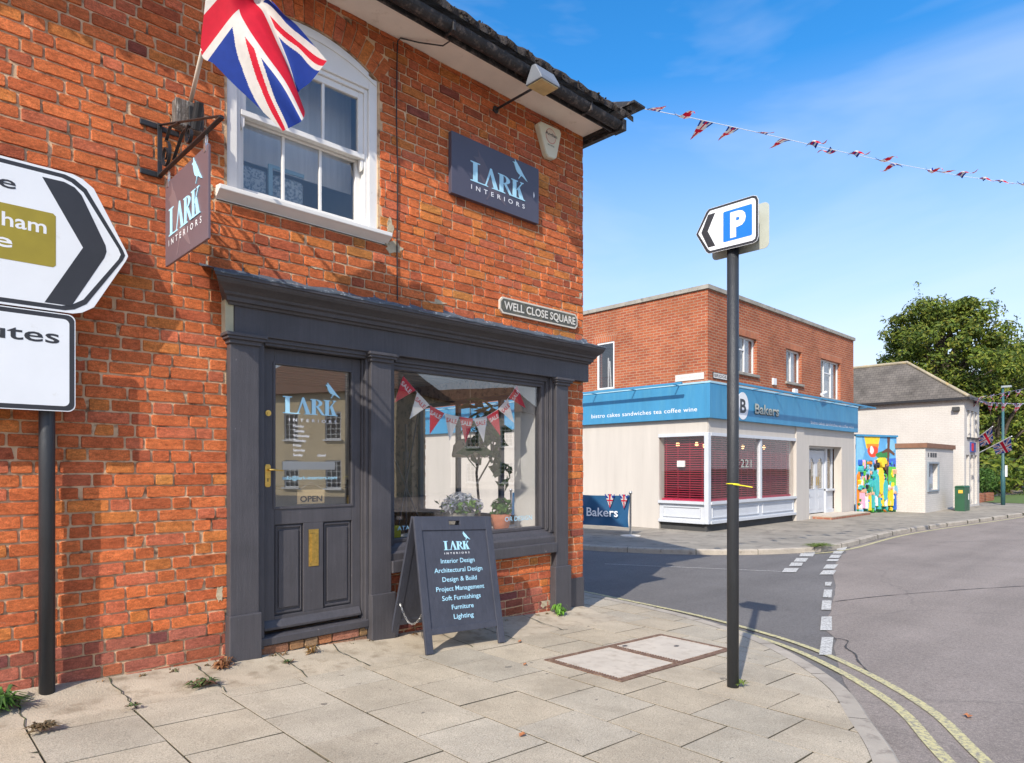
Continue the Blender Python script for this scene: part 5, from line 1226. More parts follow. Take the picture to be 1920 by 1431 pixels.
s = MB(); text(s, 'bistro cakes sandwiches tea coffee wine', FLf, -12.52, 2.80, 3.48, .115, .003, .004, spacing=1.05); text(s, 'bistro cakes sandwiches tea coffee wine', FRf, 21.5, 2.74, 3.7, .10, .003, .004, spacing=1.05)
s.build('menu_lettering', M_LWHITE, bk)
s = MB(); text(s, 'Bakers', FRf, 17.66, 2.86, 1.5, .27, .03, .02, 0); text(s, 'Bakers', FRf, 17.69, 2.845, 1.5, .27, .012, .035, 1); s.build('name_lettering', [M_SIGNBACK, M_SIGNK], bk)
s = MB(); n = 30; s.prism([(17.0+.32*math.cos(2*math.pi*i/n), 3.02+.37*math.sin(2*math.pi*i/n)) for i in range(n)], FRf, 0, .01, 0); text(s, 'B', FRf, 16.84, 2.84, .34, .36, .0115, .03, 1); s.build('logo_disc', [M_LWHITE, M_SIGNK], bk)
# corner shop window with grey panelling
def bay(FN, a, b, mull, name):
    s = MB()
    def bar(p, q, r, t, d0, d1): s.prism([(p, r), (q, r), (q, t), (p, t)], FN, d0, d1)
    bar(a, b, 2.17, 2.255, -.14, .03); bar(a, b, .40, .47, -.14, .05)
    for m in mull: bar(m-.055, m+.055, .47, 2.17, -.10, .0)
    bar(a, b, -.03, .40, -.14, -.03); bar(a, b, -.10, -.03, -.14, .04)
    e = sorted([a]+mull+[b])
    for p, q in zip(e, e[1:]):
        w_ = .12; bar(p+w_, q-w_, .30, .325, -.03, -.005); bar(p+w_, q-w_, .04, .065, -.03, -.005); bar(p+w_, p+w_+.025, .065, .30, -.03, -.005); bar(q-w_-.025, q-w_, .065, .30, -.03, -.005)
    o = s.build(name, M_BGREY, bk)
    s = MB(); s.prism([(a, .46), (b, .46), (b, 2.18), (a, 2.18)], FN, -.06, -.055); s.build('pane', glassmat('bakery_glass', .02, 1.4), o)
    s = MB()
    for i in range(28): z = .52+i*.06; s.prism([(a+.06, z), (b-.06, z), (b-.06, z+.028), (a+.06, z+.028)], FN, -.19, -.165)
    for q in range(int((b-a-.2)/.36)+1): x = a+.15+q*.36; s.prism([(x, .5), (x+.02, .5), (x+.02, 2.17), (x, 2.17)], FN, -.164, -.16)
    s.build('red_blind', pm('red_blind_slat', (.24, .008, .022), .5, .1), o)
    s = MB(); bar2 = s.prism([(a, .40), (b, .40), (b, .52), (a, .52)], FN, -.6, -.145); s.build('window_ledge', pm('red_ledge', (.42, .012, .05), .6, .1), o)
    return o
FRb = lambda a, b, d: (a, BY-.02-d, b); FLb = lambda a, b, d: (BX-.02-d, a, b)
oR = bay(FRb, BX+.10, 20.62, [18.34], 'display_window'); oL = bay(FLb, BY+.08, 10.27, [], 'display_window')
s = MB(); s.box(BX-.03, BX+.11, BY-.035, BY+.09, -.10, 2.25); s.build('corner_post', M_BGREY, bk, .01)
s = MB(); s.box(BX+.06, 20.6, BY+.06, BY+.2, -.5, -.10); s.box(BX+.05, BX+.2, BY+.2, 10.3, -.5, -.10); s.build('dark_plinth', M_DPLINTH, bk)
s = MB(); s.box(BX+.2, 20.9, 12.0, 12.1, -.3, 2.6); s.box(20.9, 21.0, BY+.3, 12.1, -.3, 2.6); s.box(BX+.2, 20.9, BY+.25, 12, -.3, -.2); s.box(BX+.2, 20.9, BY+.25, 12, 2.5, 2.6); s.build('interior_wall', pm('dark_red_interior', (.06, .018, .016), .8, .3, 1, 0), bk)
s = MB()
for (x, y) in ((16.2, 9.6), (17.3, 10.0), (19.2, 9.8), (20.2, 9.6), (15.9, 10.0)): s.lathe((x, y, 1.95), [(.02, .10), (.05, .05), (.045, 0), (.02, -.03)], 10)
m_, n_, b_ = newmat('warm_bulb'); b_.inputs['Emission Color'].default_value = (1, .62, .25, 1); b_.inputs['Emission Strength'].default_value = 2.5; s.build('pendant_bulb', m_, bk)
s = MB(); text(s, '221', lambda a, b, d: (a, BY-.079+.0-d*0+.02, b), 17.05, 1.36, .62, .22, .0, .0); s.build('number_lettering', M_SIGNBACK, bk)
s = MB(); s.prism([(9.53, 1.37), (9.76, 1.37), (9.76, 1.535), (9.53, 1.535)], FL, -.10, -.06); s.build('window_notice', M_CARD, bk)
# doors
s = MB(); YB = BY+.28
def dbar(p, q, r, t, y0=YB, y1=YB+.06): s.box(p, q, y0, y1, r, t)
dbar(21.67, 24.42, 2.0, 2.06, YB-.04); dbar(21.67, 21.80, -.2, 2.0); dbar(24.30, 24.42, -.2, 2.0); dbar(22.10, 22.24, -.2, 2.0, YB-.05); dbar(23.66, 23.80, -.2, 2.0, YB-.05); dbar(22.24, 23.66, 1.80, 1.92); dbar(22.24, 23.66, 1.92, 2.0, YB+.02, YB+.05)
dbar(21.80, 22.10, -.2, .55); dbar(23.80, 24.30, -.2, .55); dbar(21.72, 22.24, .55, .62, YB-.10); dbar(23.66, 24.36, .55, .62, YB-.10)
dbar(21.72, 22.2, -.22, -.08, YB-.06); dbar(23.7, 24.36, -.22, -.08, YB-.06)
df = s.build('door_surround', M_BGREY, bk, .004)
for (a, b) in ((22.24, 22.945), (22.955, 23.66)):
    s = MB(); dbar(a, a+.12, -.17, 1.80); dbar(b-.12, b, -.17, 1.80); dbar(a+.12, b-.12, -.17, .62); dbar(a+.12, b-.12, .62, .64, YB-.01); dbar(a+.12, b-.12, 1.68, 1.80)
    for k in range(6):
        x = a+.12+(b-a-.24)*k/5.0; hgt = .12*(abs(k-2.5)/2.5)**2
        if k < 5: xx = a+.12+(b-a-.24)*(k+.5)/5; hgt = .14*(abs(k-2)/2)**2; dbar(x, x+(b-a-.24)/5, 1.68-hgt-.005, 1.68)
    dbar(a+.18, b-.18, -.05, .28, YB-.008, YB); dbar(a+.18, b-.18, .36, .56, YB-.008, YB)
    o = s.build('door', M_BGREY, bk, .003)
    s = MB(); dbar(a+.12, b-.12, .63, 1.70, YB+.03, YB+.034); s.build('door_glass', M_GLASS, o)
    s = MB(); s.tube([(b-.06 if a < 22.5 else a+.06, YB-.05, .75), (b-.06 if a < 22.5 else a+.06, YB-.05, 1.05)], .015, 6); s.build('door_handle', M_BRASS, o)
s = MB(); s.box(21.67, 24.42, YB+.02, YB+.025, .6, 2.0); s.build('side_light_glass', M_GLASS, df)
s = MB(); s.box(21.9, 24.2, 10.4, 10.5, -.3, 2.3); s.build('hall_wall', pm('warm_hall', (.12, .085, .05), .8, .3, 2, 0), bk)
s = MB(); s.box(21.85, 25.35, 8.16, BY-.05, -.45, -.215); s.box(21.67, 24.42, BY-.05, YB+.05, -.45, -.20, 1); s.build('doorstep', [brickmat('step_brick', (.34, .13, .08), (.26, .09, .06), (.35, .28, .2)), M_CONC], bk, .008)
s = MB(); s.box(21.9, 25.3, 8.18, BY-.06, -.2145, -.205); s.build('step_slab', M_CONC, bk)
tag(bk, None)
for nm_, lb_, FN_, a, b, c, d, tx in (('street_nameplate', 'bleached white street nameplate on the side road face of the bakery corner', FL, 8.92, 9.76, 3.63, 3.80, ''), ('street_nameplate', 'small black and white BRIDGE nameplate beside the bakery corner, partly behind the post', FR, 15.66, 16.9, 3.66, 3.82, 'BRIDGE')):
    t = thing(nm_, lb_, 'street sign', FN_((a+b)/2, c, 0)); s = MB(); s.prism([(a, c), (b, c), (b, d), (a, d)], FN_, 0, .02, 1 if tx else 0); s.prism([(a+.02, c+.015), (b-.02, c+.015), (b-.02, d-.015), (a+.02, d-.015)], FN_, .02, .0215, 0); s.build('plate', [pm('bleached_plate', (.60, .56, .52), .7, .06), M_SIGNK], t)
    if tx: s = MB(); text(s, tx, FN_, a+.06, c+.045, .62, .075, .023, .01); s.build('lettering', M_SIGNK, t)
    else: s = MB(); text(s, 'NEW ROAD', lambda p, q, e: FN_(-p, q, e), -9.68, c+.05, .68, .07, .023, .0); s.build('lettering', pm('faded_letters', (.50, .45, .42), .7, .05), t)
s = MB(); s.box(19.05, 19.28, BY-.05, BY, 3.78, 3.98); tag(s.build('junction_box', M_WF, None, .01), 'small white box on bakery brickwork between two upper windows', 'junction box')
s = MB(); s.box(20.42, 20.68, BY-.09, BY, 3.60, 3.78); tag(s.build('alarm_box', M_WF, None, .02), 'white alarm box just above the blue bakery fascia', 'alarm box')
t = thing('wall_light', 'white spotlight on a bracket above the bakery fascia', 'light', (22.3, BY, 3.6)); s = MB(); s.tube([(22.45, BY, 3.62), (22.2, BY-.25, 3.72)], .015, 6); s.build('arm', M_BLACK, t); s = MB(); s.tube([(22.0, BY-.28, 3.70), (22.35, BY-.28, 3.80)], .05, 10); s.build('lamp_head', M_WF, t)

# cafe barrier
cb = thing('cafe_barrier', 'dark blue canvas cafe barrier lettered Bakers on steel posts with white bases', 'cafe barrier', (12.9, 11.4, -.3))
pA_ = (13.23, 9.63); pB_ = (12.45, 12.95)
def FC(a, b, d): t = a/3.4; return (pA_[0]+(pB_[0]-pA_[0])*t-d+.02*math.sin(a*5), pA_[1]+(pB_[1]-pA_[1])*t, b)
s = MB(); nx, nz_ = 60, 14; vs = []; fs = []
for i in range(nx+1):
    for j in range(nz_+1):
        a = .03+3.34*i/nx; v = j/nz_; sag = .02*math.sin(math.pi*((a/1.7) % 1)); z = -.10+.78*v-(sag if v > .5 else -sag)
        vs.append(FC(a, z, .015+.03*math.sin(a*9+v*5)*math.exp(-a*1.2)+.012*math.sin(a*4+v*3)))
for i in range(nx):
    for j in range(nz_): a = i*(nz_+1)+j; fs.append((a, a+nz_+1, a+nz_+2, a+1))
s.add(vs, fs); s.build('canvas_banner', pm('navy_canvas', (.012, .075, .17), .45, .08, 3, .1, 40), cb, smooth=True)
s = MB(); FCr = lambda a, b, d: FC(-a, b, .06+d); text(s, 'Bakers', FCr, -1.12, .15, .82, .21, .005, .012); n = 24; s.prism([(-1.42+.17*math.cos(2*math.pi*i/n), .24+.22*math.sin(2*math.pi*i/n)) for i in range(n)], FCr, .0, .004); s.build('lettering', M_LWHITE, cb)
for a in (0, 1.72, 3.42):
    p = FC(a, 0, 0); s = MB(); s.lathe((p[0], p[1], -.30), [(.24, 0), (.24, .015), (.05, .035), (.02, .04)], 28); s.build('base', pm('pale_base', (.60, .56, .50), .6), cb, smooth=False)
    s = MB(); s.lathe((p[0], p[1], -.27), [(.024, 0), (.024, .98), (.04, .985), (.04, 1.03), (.03, 1.045)], 14); s.build('post', M_STEEL, cb, smooth=True)
def tri_flag(mb, cols, fn, w_, h_, n=10):
    for i in range(n):
        v0, v1 = i/n, (i+1)/n
        for j in range(n):
            def P(a, v): return fn((a-.5)*w_*(1-v), -v*h_)
            a0, a1 = j/n, (j+1)/n; um = .5+((a0+a1)/2-.5)*(1-(v0+v1)/2)*.9; c = union(.5+(um-.5)*1.6, .93-(v0+v1)/2*.9, 1.0)
            if c == UF[0] and abs(um-.5) > .055 and abs((v0+v1)/2-.45) > .10: c = UF[1] if (i+j) % 3 else UF[2]
            mb.add([P(a0, v0), P(a1, v0), P(a1, v1), P(a0, v1)], [(0, 1, 2, 3)]); cols.extend([c]*4)
M_PRINT = colmat('printed_pennant', .7, .03, 0, .3)
bb = thing('bunting', 'short string of union flag pennants hung on the cafe barrier', 'bunting', (12.9, 10, .7))
for a in (.13, .50, 1.9, 2.7):
    s = MB(); cl = []; tri_flag(s, cl, lambda u, v, a=a: FC(a+u, .70+v, .075), .26, .34); s.build('pennant', M_PRINT, bb, cols=cl)

# mural
mu = thing('mural', 'brightly painted mural board of figures, sun and tree beside the bakery', 'mural', (26.6, 8.45, -.3))
Pm0 = Vector((25.62, 8.72, 0)); Pm1 = Vector((27.72, 8.03, 0)); dm = (Pm1-Pm0).normalized(); Lm = (Pm1-Pm0).length; nm = Vector((dm.y, -dm.x, 0))
FM = lambda a, b, d: tuple(Pm0+dm*a*Lm+nm*d+Vector((0, 0, -.32+b*2.82)))
s = MB(); s.prism([(0, 0), (1, 0), (1, 1), (0, 1)], FM, -.04, 0, 0); s.prism([(-.01, .995), (1.01, .995), (1.01, 1.02), (-.01, 1.02)], FM, -.08, .05, 1); s.build('board', [pm('mural_sky', (.10, .33, .58), .6, .2, 3, 0), M_BLUE], mu)
MC = dict(o=(.75, .22, .02), y=(.80, .55, .03), r=(.65, .06, .03), g=(.10, .42, .05), dg=(.03, .20, .06), b=(.03, .12, .50), lb=(.20, .45, .62), w=(.70, .70, .68), p=(.70, .35, .50), br=(.12, .05, .03), k=(.03, .03, .04), t=(.05, .40, .40), s=(.62, .36, .24))
mm = {k: pm('mural_'+k, v, .6, .12, 8, 0) for k, v in MC.items()}; keys = list(mm); s = MB(); dd = [0.001]
def MP(pts, k): dd[0] += .0006; s.prism(pts, FM, 0, dd[0], keys.index(k))
def ME(cx, cy, rx, ry, k, n=14, w_=.12): 
    ph = rnd.uniform(0, 6); MP([(cx+rx*math.cos(t)*(1+w_*math.sin(3*t+ph)), cy+ry*math.sin(t)*(1+w_*math.cos(2*t+ph))) for t in [2*math.pi*i/n for i in range(n)]], k)
MP([(.18, 1), (.58, 1), (.52, .84), (.24, .84)], 'y'); MP([(.24, .90), (.55, .9), (.50, .76), (.42, .72), (.28, .80)], 'o'); ME(.40, .80, .13, .08, 'r'); ME(.37, .82, .05, .05, 'w')
MP([(.0, .5), (.0, 1), (.12, 1), (.2, .8), (.1, .6)], 'lb'); MP([(.75, .05), (.99, .05), (.99, .62), (.75, .60)], 'g'); MP([(.55, .62), (1, .60), (1, .72), (.6, .70)], 'b'); ME(.66, .76, .18, .05, 'dg'); ME(.85, .88, .12, .08, 'lb')
MP([(0, 0), (.12, 0), (.10, .3), (.02, .52), (0, .5)], 'o'); MP([(0, 0), (1, 0), (1, .07), (.5, .10), (0, .06)], 'dg')
MP([(.09, .28), (.20, .50), (.42, .66), (.46, .62), (.26, .46), (.14, .26)], 'b'); MP([(.13, .26), (.26, .46), (.45, .62), (.44, .56), (.30, .42), (.18, .25)], 'lb')
MP([(.76, 1), (.83, 1), (.80, .7), (.78, .45), (.84, .12), (.70, .12), (.74, .45), (.76, .7)], 'br'); MP([(.76, .85), (.62, .80), (.63, .78), (.77, .80)], 'br'); MP([(.80, .85), (.95, .78), (.94, .75), (.8, .80)], 'br')
MP([(.80, .20), (1, .20), (1, .26), (.80, .25)], 'p')
for i in range(340):
    cx, cy = rnd.uniform(.03, .95), rnd.uniform(.05, .68); k = rnd.choice(('o', 'y', 'y', 'g', 'g', 'dg', 'dg', 'b', 'lb', 't', 't', 'w', 'p', 's', 'k', 'lb'))
    k = {'k': 'k'}.get(k, k)
    if cx > .72 and rnd.random() < .7: continue
    ME(cx, cy, rnd.uniform(.007, .026), rnd.uniform(.012, .045), k, 9, .35)
for i in range(11):      # simple figures along the foot
    cx = .08+i*.078; h_ = rnd.uniform(.12, .22); y0 = rnd.uniform(.03, .10); k = rnd.choice('bwrtyp'); MP([(cx-.022, y0), (cx+.022, y0), (cx+.014, y0+h_), (cx-.014, y0+h_)], k); ME(cx, y0+h_+.02, .018, .022, 's', 8, .05)
ME(.56, .66, .07, .07, 'y'); ME(.60, .60, .03, .04, 'br'); ME(.50, .42, .07, .16, 'y'); ME(.40, .36, .05, .14, 't'); ME(.6, .3, .06, .15, 't'); ME(.30, .80, .06, .10, 'w') if False else None
s.build('painting', [mm[k] for k in keys], mu)

# white painted building
M_WB = brickmat('white_painted_brick', (.54, .51, .47), (.525, .495, .455), (.49, .46, .42), bump=.25, dirt=.06)
M_SLATER = brickmat('slate_roof', (.135, .12, .105), (.11, .098, .088), (.05, .045, .04), bw=.2, rh=.11, ms=.006, bump=.3, dirt=.35)
wb = thing('white_building', 'white painted brick building with slate hipped roof beyond the mural', 'building', (32.3, 6.85, -.3))
wx0, wx1, wy0, wy1 = 32.3, 38.6, 6.85, 19
s = MB(); wins = [(32.75, 33.20, 2.62, 3.75), (33.45, 33.88, 2.62, 3.75), (34.1, 34.5, 2.62, 3.75)]; drs = [(32.6, 33.10, -.2, 1.88), (33.35, 33.85, -.2, 1.88), (34.05, 34.5, -.2, 1.88)]
FW = lambda a, b, d: (a, wy0-d, b)
frame_face(s, FW, wx0, 34.9, -.5, 4.22, wins+drs, .25); s.box(wx0, wx0+.25, wy0+.25, wy1, -.5, 4.22); s.box(34.65, 34.9, wy0+.25, wy1, -.5, 4.22); s.build('wall', M_WB, wb)
s = MB()
for i in range(60): y = wy0+.1+i*.2; s.box(wx0-.03, wx0, y, y+.1, 4.05, 4.14)
s.box(wx0-.02, wx0, wy0, wy1, 4.14, 4.20); s.build('dentil_course', M_WB, wb)
ex0, ex1, ey = 32.12, 35.1, 6.66; rz_, ez_ = 6.05, 4.22; rx_ = 33.6; ry_ = 9.3
s = MB(); s.add([(ex0, ey, ez_), (ex1, ey, ez_), (rx_, ry_, rz_), (ex0, wy1, ez_), (rx_, wy1, rz_), (ex1, wy1, ez_)], [(0, 1, 2), (0, 2, 4, 3), (1, 5, 4, 2)]); s.build('roof', M_SLATER, wb)
s = MB(); s.tube([(ex0, ey, ez_+.03), (rx_, ry_, rz_+.03), (rx_, wy1, rz_+.03)], .07, 8); s.build('ridge_tiles', pm('lichen_ridge', (.34, .29, .20), .9, .3, 2, .5, 20, col2=(.45, .30, .10), lo=.55, hi=.7), wb)
s = MB(); s.box(ex0-.06, ex0+.03, ey, wy1, ez_-.09, ez_+.01); s.box(ex0-.06, ex1, ey-.06, ey+.02, ez_-.09, ez_+.012); s.build('gutter', M_BLACK, wb)
for (a, b, c, d) in wins:
    s = MB()
    def bar(p, q, r, t, y=wy0+.08): s.box(p, q, y, y+.05, r, t)
    bar(a, a+.04, c, d); bar(b-.04, b, c, d); bar(a, b, d-.05, d, wy0+.082); bar(a, b, c, c+.05, wy0+.082); bar(a, b, (c+d)/2-.02, (c+d)/2+.02, wy0+.078)
    o = s.build('window', M_WF, wb); s = MB(); s.box(a, b, wy0+.12, wy0+.125, c, d); s.build('pane', M_GLASSU, o); s = MB(); s.box(a-.05, b+.05, wy0-.05, wy0+.08, c-.08, c); s.build('sill', M_DPLINTH, o)
    s = MB(); s.box(a-.1, b+.1, wy0+.6, wy0+.62, c, d); s.build('dark_interior', M_DPLINTH, o)
for (a, b, c, d) in drs:
    s = MB(); s.box(a, b, wy0+.20, wy0+.24, c, d); o = s.build('door', M_WF, wb); s = MB(); s.box(a+.08, b-.08, wy0+.19, wy0+.2, 1.0, d-.15); s.build('pane', M_GLASSU, o)
s = MB(); s.box(33.2, 34.0, wy0-.06, wy0, 2.0, 2.42, 0); s.box(33.25, 33.6, wy0-.065, wy0-.06, 2.05, 2.37, 1); s.build('hung_sign', [pm('navy_sign', (.03, .06, .25), .5), M_RED], wb)
tag(s_ := (lambda q: q)(wb), None)
s = MB(); s.box(wx0-.18, wx0, 7.0, 7.25, 3.68, 3.85); tag(s.build('wall_light', M_DPLINTH, None, .02), 'small dark floodlight on the white gable near its corner', 'light')
# cash machine extension
ex = thing('flat_roofed_extension', 'single storey white brick extension with brown coping and a cash machine', 'building', (27.7, 7.07, -.3))
s = MB(); FE2 = lambda a, b, d: (a, 7.07-d, b); frame_face(s, FE2, 27.68, 31.55, -.5, 2.08, [(27.98, 29.25, .52, 1.5)], .2); s.box(27.68, 27.88, 7.27, 9.4, -.5, 2.08); s.box(31.35, 31.55, 7.27, 9.4, -.5, 2.08); s.build('wall', M_WB, ex)
s = MB(); s.box(27.62, 31.62, 7.0, 9.45, 2.08, 2.25); s.build('coping', pm('brown_coping', (.20, .10, .06), .8, .2, 3, .3, 30), ex)
s = MB(); s.box(27.90, 29.33, 7.02, 7.07, .46, .52); s.box(27.90, 29.33, 7.02, 7.07, 1.5, 1.56); s.box(27.90, 27.98, 7.02, 7.07, .52, 1.5); s.box(29.25, 29.33, 7.02, 7.07, .52, 1.5); s.box(27.98, 29.25, 7.22, 7.25, .52, 1.5, 1); s.box(28.1, 28.6, 7.15, 7.22, 1.0, 1.35, 2); s.box(28.1, 28.8, 7.12, 7.22, .6, .75, 3); s.build('cash_machine', [pm('grey_surround', (.22, .26, .30), .5), M_GLASSU if False else pm('blue_grey_panel', (.25, .30, .38), .4, .3, 4, 0), M_SIGNK, M_STEEL], ex)
s = MB()
for i, (a, w_) in enumerate(((28.0, .10), (28.30, .24), (28.62, .18), (28.88, .24))): s.box(a, a+w_, 7.06, 7.07, 1.74, 1.9)
s.build('raised_letters', M_SIGNK, ex)
# green cabinet
gc = thing('utility_cabinet', 'dark green roadside utility cabinet with small labels by the white wall', 'utility cabinet', (30.6, 6.4, -.3))
s = MB(); s.box(29.75, 30.55, 6.30, 6.62, -.3, .60); s.prism([(6.28, .60), (6.64, .60), (6.58, .66), (6.34, .66)], lambda a, b, d: (d, a, b), 29.72, 30.58)
s.box(30.14, 30.155, 6.293, 6.30, -.2, .55); s.build('casing', pm('green_enamel', (.02, .085, .04), .5, .15, 3, .1, 30), gc, .01)
s = MB(); s.box(29.742, 29.75, 6.36, 6.50, .38, .50); s.build('yellow_label', pm('orange_label', (.70, .40, .05), .6), gc); s = MB(); s.box(30.30, 30.42, 6.292, 6.299, .12, .35); s.build('white_label', M_CARD, gc)
# flags on the white building
for k, (lb, a, b) in enumerate((('small union flag on a white pole, the upper one on the white building', (1824, 828), (1861, 800)), ('small union flag on a long white pole, the lower one on the white building', (1836, 849), (1897, 818)))):
    p = ray(*a, 29.3); q = ray(*b, 28.0 if k == 0 else 27.2); t = thing('union_flag', lb, 'flag', tuple(p), 'union flags on the white building')
    s = MB(); s.tube([p, q], .022, 6); s.build('pole', M_WF, t)
    s = MB(); cl = []; nu, nv = 18, 14
    for i in range(nu):
        for j in range(nv):
            def Q(i_, j_):
                h_ = i_/nu; f_ = j_/nv; base = q.lerp(p, h_*(.75 if k == 0 else .55)+.03); return base+Vector((.12*f_*math.sin(h_*7), .1*f_*math.cos(h_*5), -f_*(.55-.2*h_)))+Vector((.25*f_, -.1*f_, 0))
            s.add([Q(i, j), Q(i+1, j), Q(i+1, j+1), Q(i, j+1)], [(0, 1, 2, 3)]); cl += [union(j/nv, i/nu, 1.6)]*4
    s.build('flag_cloth', M_PRINT, t, cols=cl)
# street lamp
sl = thing('street_lamp', 'slim teal green lamp post in front of the hedge', 'street lamp', (36.05, 6.2, -.3))
s = MB(); s.tube([(36.05, 6.2, -.35), (36.05, 6.2, 1.2), (36.05, 6.2, 1.25), (36.05, 6.2, 4.9)], [.085, .085, .055, .045], 12); s.build('post', pm('teal_paint', (.03, .10, .11), .5, .2, 3, 0), sl, smooth=True)
s = MB(); s.box(35.95, 36.15, 5.9, 6.25, 4.88, 4.96); s.build('lantern', pm('lantern_grey', (.3, .33, .34), .4), sl); s = MB(); s.box(36.0, 36.14, 6.05, 6.12, .95, 1.45); s.build('notice', M_CARD, sl)
# bunting across the street
def bunting(name, label, P, flags, wid, group=None):
    t = thing(name, label, 'bunting', tuple(P[0]))
    s = MB(); s.tube(P, .004 if wid < .3 else .012, 5); s.build('string', M_LWHITE, t)
    for (c, sc_, yaw, roll, curl) in flags:
        s = MB(); cl = []
        d = (P[-1]-P[0]).normalized(); dn_ = Vector((0, 0, 1)); M = Matrix.Rotation(roll, 3, d)
        pn = M @ dn_; side = d.cross(pn); w_ = wid*sc_
        def fn(u, v, c=c, d=d, pn=pn, side=side, w_=w_, curl=curl): return tuple(c+d*u+pn*v+side*(curl*(u/w_)**2*w_+.25*curl*math.sin(v/w_*5)*w_))
        tri_flag(s, cl, fn, w_, w_*1.25, 7); s.build('pennant', M_PRINT, t, cols=cl)
cpx = [(1180, 200, 6.95), (1223, 207, 7.2), (1300, 222, 7.6), (1427, 250, 8.3), (1565, 282, 9.1), (1685, 308, 9.9), (1800, 330, 10.6), (1912, 345, 11.3), (1990, 352, 11.9)]
P = [ray(*c) for c in cpx]
def onstring(px):
    for (a, b) in zip(cpx, cpx[1:]):
        if a[0] <= px <= b[0]: t = (px-a[0])/(b[0]-a[0]); return ray(px, a[1]+(b[1]-a[1])*t, a[2]+(b[2]-a[2])*t)
fl_ = []
for i, px in enumerate((1223, 1275, 1326, 1377, 1427, 1473, 1520, 1565, 1598, 1648, 1685, 1740, 1762, 1796, 1838, 1869, 1912, 1955)):
    fl_.append((onstring(px), rnd.uniform(1.1, 1.4)*(1+.3*(px-1223)/700), 0, R(rnd.choice([-78, -66, 70, 84, 60, -72, 92])+rnd.uniform(-10, 10)), rnd.uniform(-.9, .9)))
bunting('bunting', 'string of fluttering union flag pennants crossing the blue sky', P, fl_, .155)
cp2 = [(1806, 750, 29.6), (1830, 752, 28), (1860, 743, 26), (1890, 735, 24), (1925, 728, 22)]
P = [ray(*c) for c in cp2]; bunting('bunting', 'upper of two far bunting strings leaving the white building eaves', P, [(P[0].lerp(P[-1], i/14), 1, 0, R(rnd.uniform(-70, 70)), rnd.uniform(-.5, .5)) for i in range(14)], .26)
cp2 = [(1808, 752, 29.6), (1840, 754, 28), (1880, 757, 26), (1925, 757, 24)]
P = [ray(*c) for c in cp2]; bunting('bunting', 'lower of two far bunting strings crossing before the trees', P, [(P[0].lerp(P[-1], i/14), 1, 0, R(rnd.uniform(-70, 70)), rnd.uniform(-.5, .5)) for i in range(14)], .30)
# trees
TP = [(.085, .13, .016), (.12, .17, .020), (.155, .205, .026), (.20, .235, .03), (.04, .075, .012), (.20, .20, .03), (.09, .13, .03)]
def tree(label, x, y, h, r, crown0, n, size, lobes, pal=TP, group='trees beyond the white building'):
    t = thing('broadleaf_tree', label, 'tree', (x, y, -.4), group)
    s = MB(); s.tube([(x, y, -.6), (x+.1, y, h*.2), (x-.1, y+.1, h*.45), (x+.1, y, h*.7)], [.40, .32, .22, .06], 10); s.build('trunk', M_BARK, t, smooth=True)
    s = MB(); L_ = []
    for i in range(lobes):
        a = i*2.399; zz = crown0+(h-crown0)*((i+.5)/lobes)**.85; env = r*math.sqrt(max(.05, 1-((zz-(crown0+(h-crown0)*.42))/((h-crown0)*.62))**2)); rr_ = env*rnd.uniform(.35, .92)
        c = Vector((x+rr_*math.cos(a), y+rr_*math.sin(a), zz)); L_.append(c)
        s.tube([(x, y, max(zz-3.5, h*.2)), ((x+c.x)/2, (y+c.y)/2, zz-1.2), tuple(c)], [.12, .07, .03], 6)
    s.build('branches', M_BARK, t)
    s = MB(); cl = []
    for c in L_:
        R_ = rnd.uniform(.75, 1.65)*r/5.5
        k = rnd.uniform(.75, 1.25); leafcloud(s, cl, c, (R_, R_, R_*.62), n//lobes, size, [tuple(v*k for v in p) for p in pal])
    for _ in range(100):      # wisps outside the outline
        c = rnd.choice(L_); d = Vector((c.x-x, c.y-y, (c.z-(crown0+h)/2)*1.2)).normalized(); q = c+d*r/5.5*rnd.uniform(.9, 1.7); leafcloud(s, cl, q, (.3, .3, .3), 9, size*.8, pal)
    s.build('crown', M_LEAF, t, cols=cl)
def at(px, d): u = (px-960)/1250; return (u*.7209+.6931)*d, (-u*.6931+.7209)*d
tree('tallest broadleaf tree rising behind the slate roof of the white building', *at(1768, 46), 12.5, 5.3, 1.6, 46000, .20, 100)
tree('broad tree at the right edge of the view beyond the lamp post', *at(1905, 50), 10.7, 5.2, .6, 40000, .20, 72)
tree('low dense tree between the white building and the hedge', *at(1868, 43), 6.6, 2.7, -.2, 12000, .18, 36)
tree('distant tree behind the right edge trees', *at(1960, 60), 10.5, 6, .3, 12000, .27, 40)
tree('far tree seen low through the gap right of the white building', *at(1880, 66), 8.5, 6, .0, 12000, .28, 40)
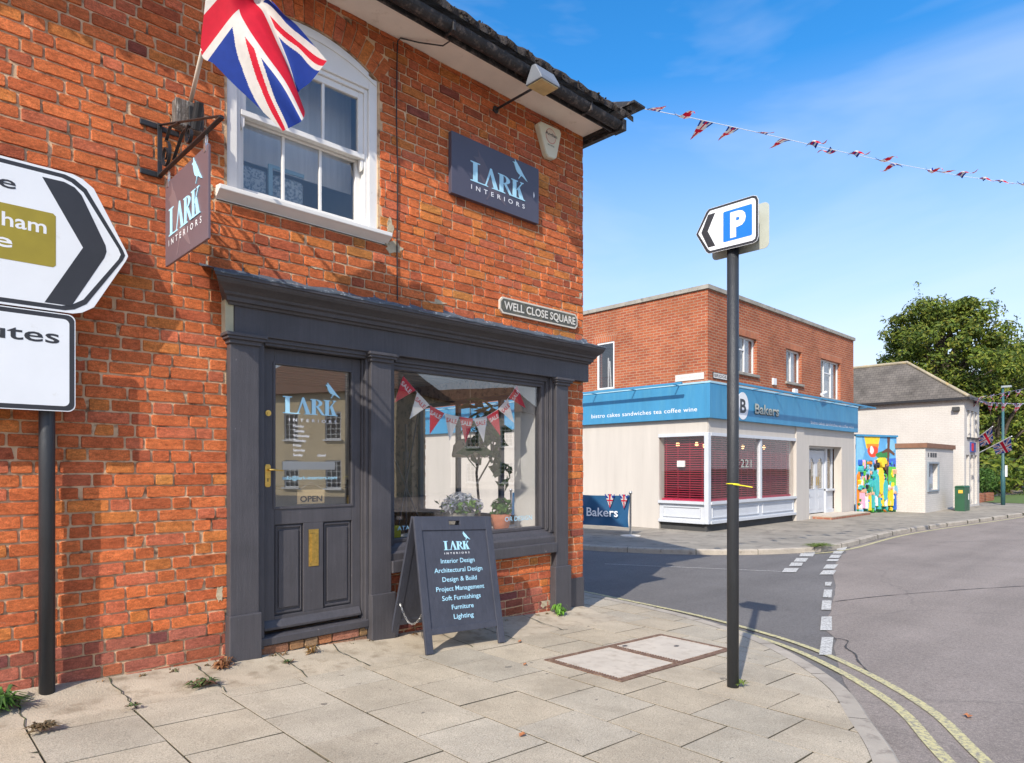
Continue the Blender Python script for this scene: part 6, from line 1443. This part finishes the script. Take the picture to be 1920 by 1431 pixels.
# hedge and low wall
s = MB(); cl = []
for i in range(26): leafcloud(s, cl, (40+i*.28, 7.9+.02*i, .72), (.35, .45, .62), 300, .11, [(.05, .12, .02), (.08, .16, .03), (.11, .20, .04), (.04, .08, .015)])
tag(s.build('hedge', M_LEAF, cols=cl), 'clipped bright green hedge above a low brick wall', 'hedge')
s = MB(); s.box(36.5, 40.6, 7.35, 7.6, -.4, .10); tag(s.build('low_wall', M_BB), 'low red brick wall below the hedge', 'wall')
s = MB(); cl = []
for i in range(30): leafcloud(s, cl, (44+i*1.3, 6.4-.14*i+rnd.uniform(-.6, .6)+2.0, .9+rnd.uniform(-.2, .5)), (1.1, 1.0, 1.3), 170, .26, TP)
tag(s.build('shrubbery', M_LEAF, cols=cl), 'dark mass of shrubs lining the far end of the road', 'shrubs', kind='stuff')
s = MB(); s.add([(38, 5.3, -.285), (95, 1.0, -.285), (95, 5, -.285), (38, 9, -.285)], [(0, 1, 2, 3)]); tag(s.build('grass_verge', pm('grass', (.09, .14, .03), .95, .3, 3, .8, 30)), kind='structure')

# ---------------- across the street (seen in the shop glass) ----------------
M_STONE = pm('buff_render', (.56, .46, .30), .9, .08, 1, .1, 20)
def house(label, x, y, wallm):
    oh = thing('opposite_house', label, 'house', mw=Matrix.Translation((x, y, -.4)) @ Matrix.Rotation(R(62), 4, 'Z'))
    FO = lambda a, b, d: (a, d, b)
    ow = [(-4.6+i*3.1, -3.5+i*3.1, z, z+1.7) for i in range(4) for z in (.5, 3.5)]
    s = MB(); frame_face(s, FO, -6.5, 6.5, -.2, 6.4, ow, .3); s.box(-6.5, 6.5, -8, -7.7, -.2, 6.4); s.box(6.2, 6.5, -7.7, -.3, -.2, 6.4); s.box(-6.5, -6.2, -7.7, -.3, -.2, 6.4); s.build('wall', wallm, oh, local=True)
    s = MB(); s.add([(-6.8, .4, 6.4), (6.8, .4, 6.4), (6.8, -8.3, 6.4), (-6.8, -8.3, 6.4), (-4.5, -4, 9), (4.5, -4, 9)], [(0, 1, 5, 4), (1, 2, 5), (2, 3, 4, 5), (3, 0, 4), (3, 2, 1, 0)]); s.build('roof', M_TILE, oh, local=True)
    for (a, b, c, d) in ow:
        s = MB(); s.box(a, a+.07, -.15, -.05, c, d); s.box(b-.07, b, -.15, -.05, c, d); s.box(a, b, -.149, -.051, c, c+.08); s.box(a, b, -.149, -.051, d-.08, d)
        for i in (1, 2): s.box(a+(b-a)*i/3-.015, a+(b-a)*i/3+.015, -.14, -.06, c, d)
        for i in range(1, 5): s.box(a, b, -.138, -.062, c+(d-c)*i/5-.015, c+(d-c)*i/5+.015)
        s.box(a-.1, b+.1, -.1, .15, c-.1, c); o = s.build('window', M_WF, oh, local=True); s = MB(); s.box(a, b, -.13, -.12, c, d); s.build('pane', M_SIGNK, o, local=True)
house('buff rendered house with white sash windows across the street, reflected in the shop door', 19.6, -30, M_STONE)
house('cream rendered house farther along across the street, reflected in the shop window', 36, -36, M_RENDER)
tree('leafy tree across the street, seen only as a reflection in the shop window', 44, -38, 7.5, 3.6, 1.5, 5000, .3, 24, group='trees across the street')
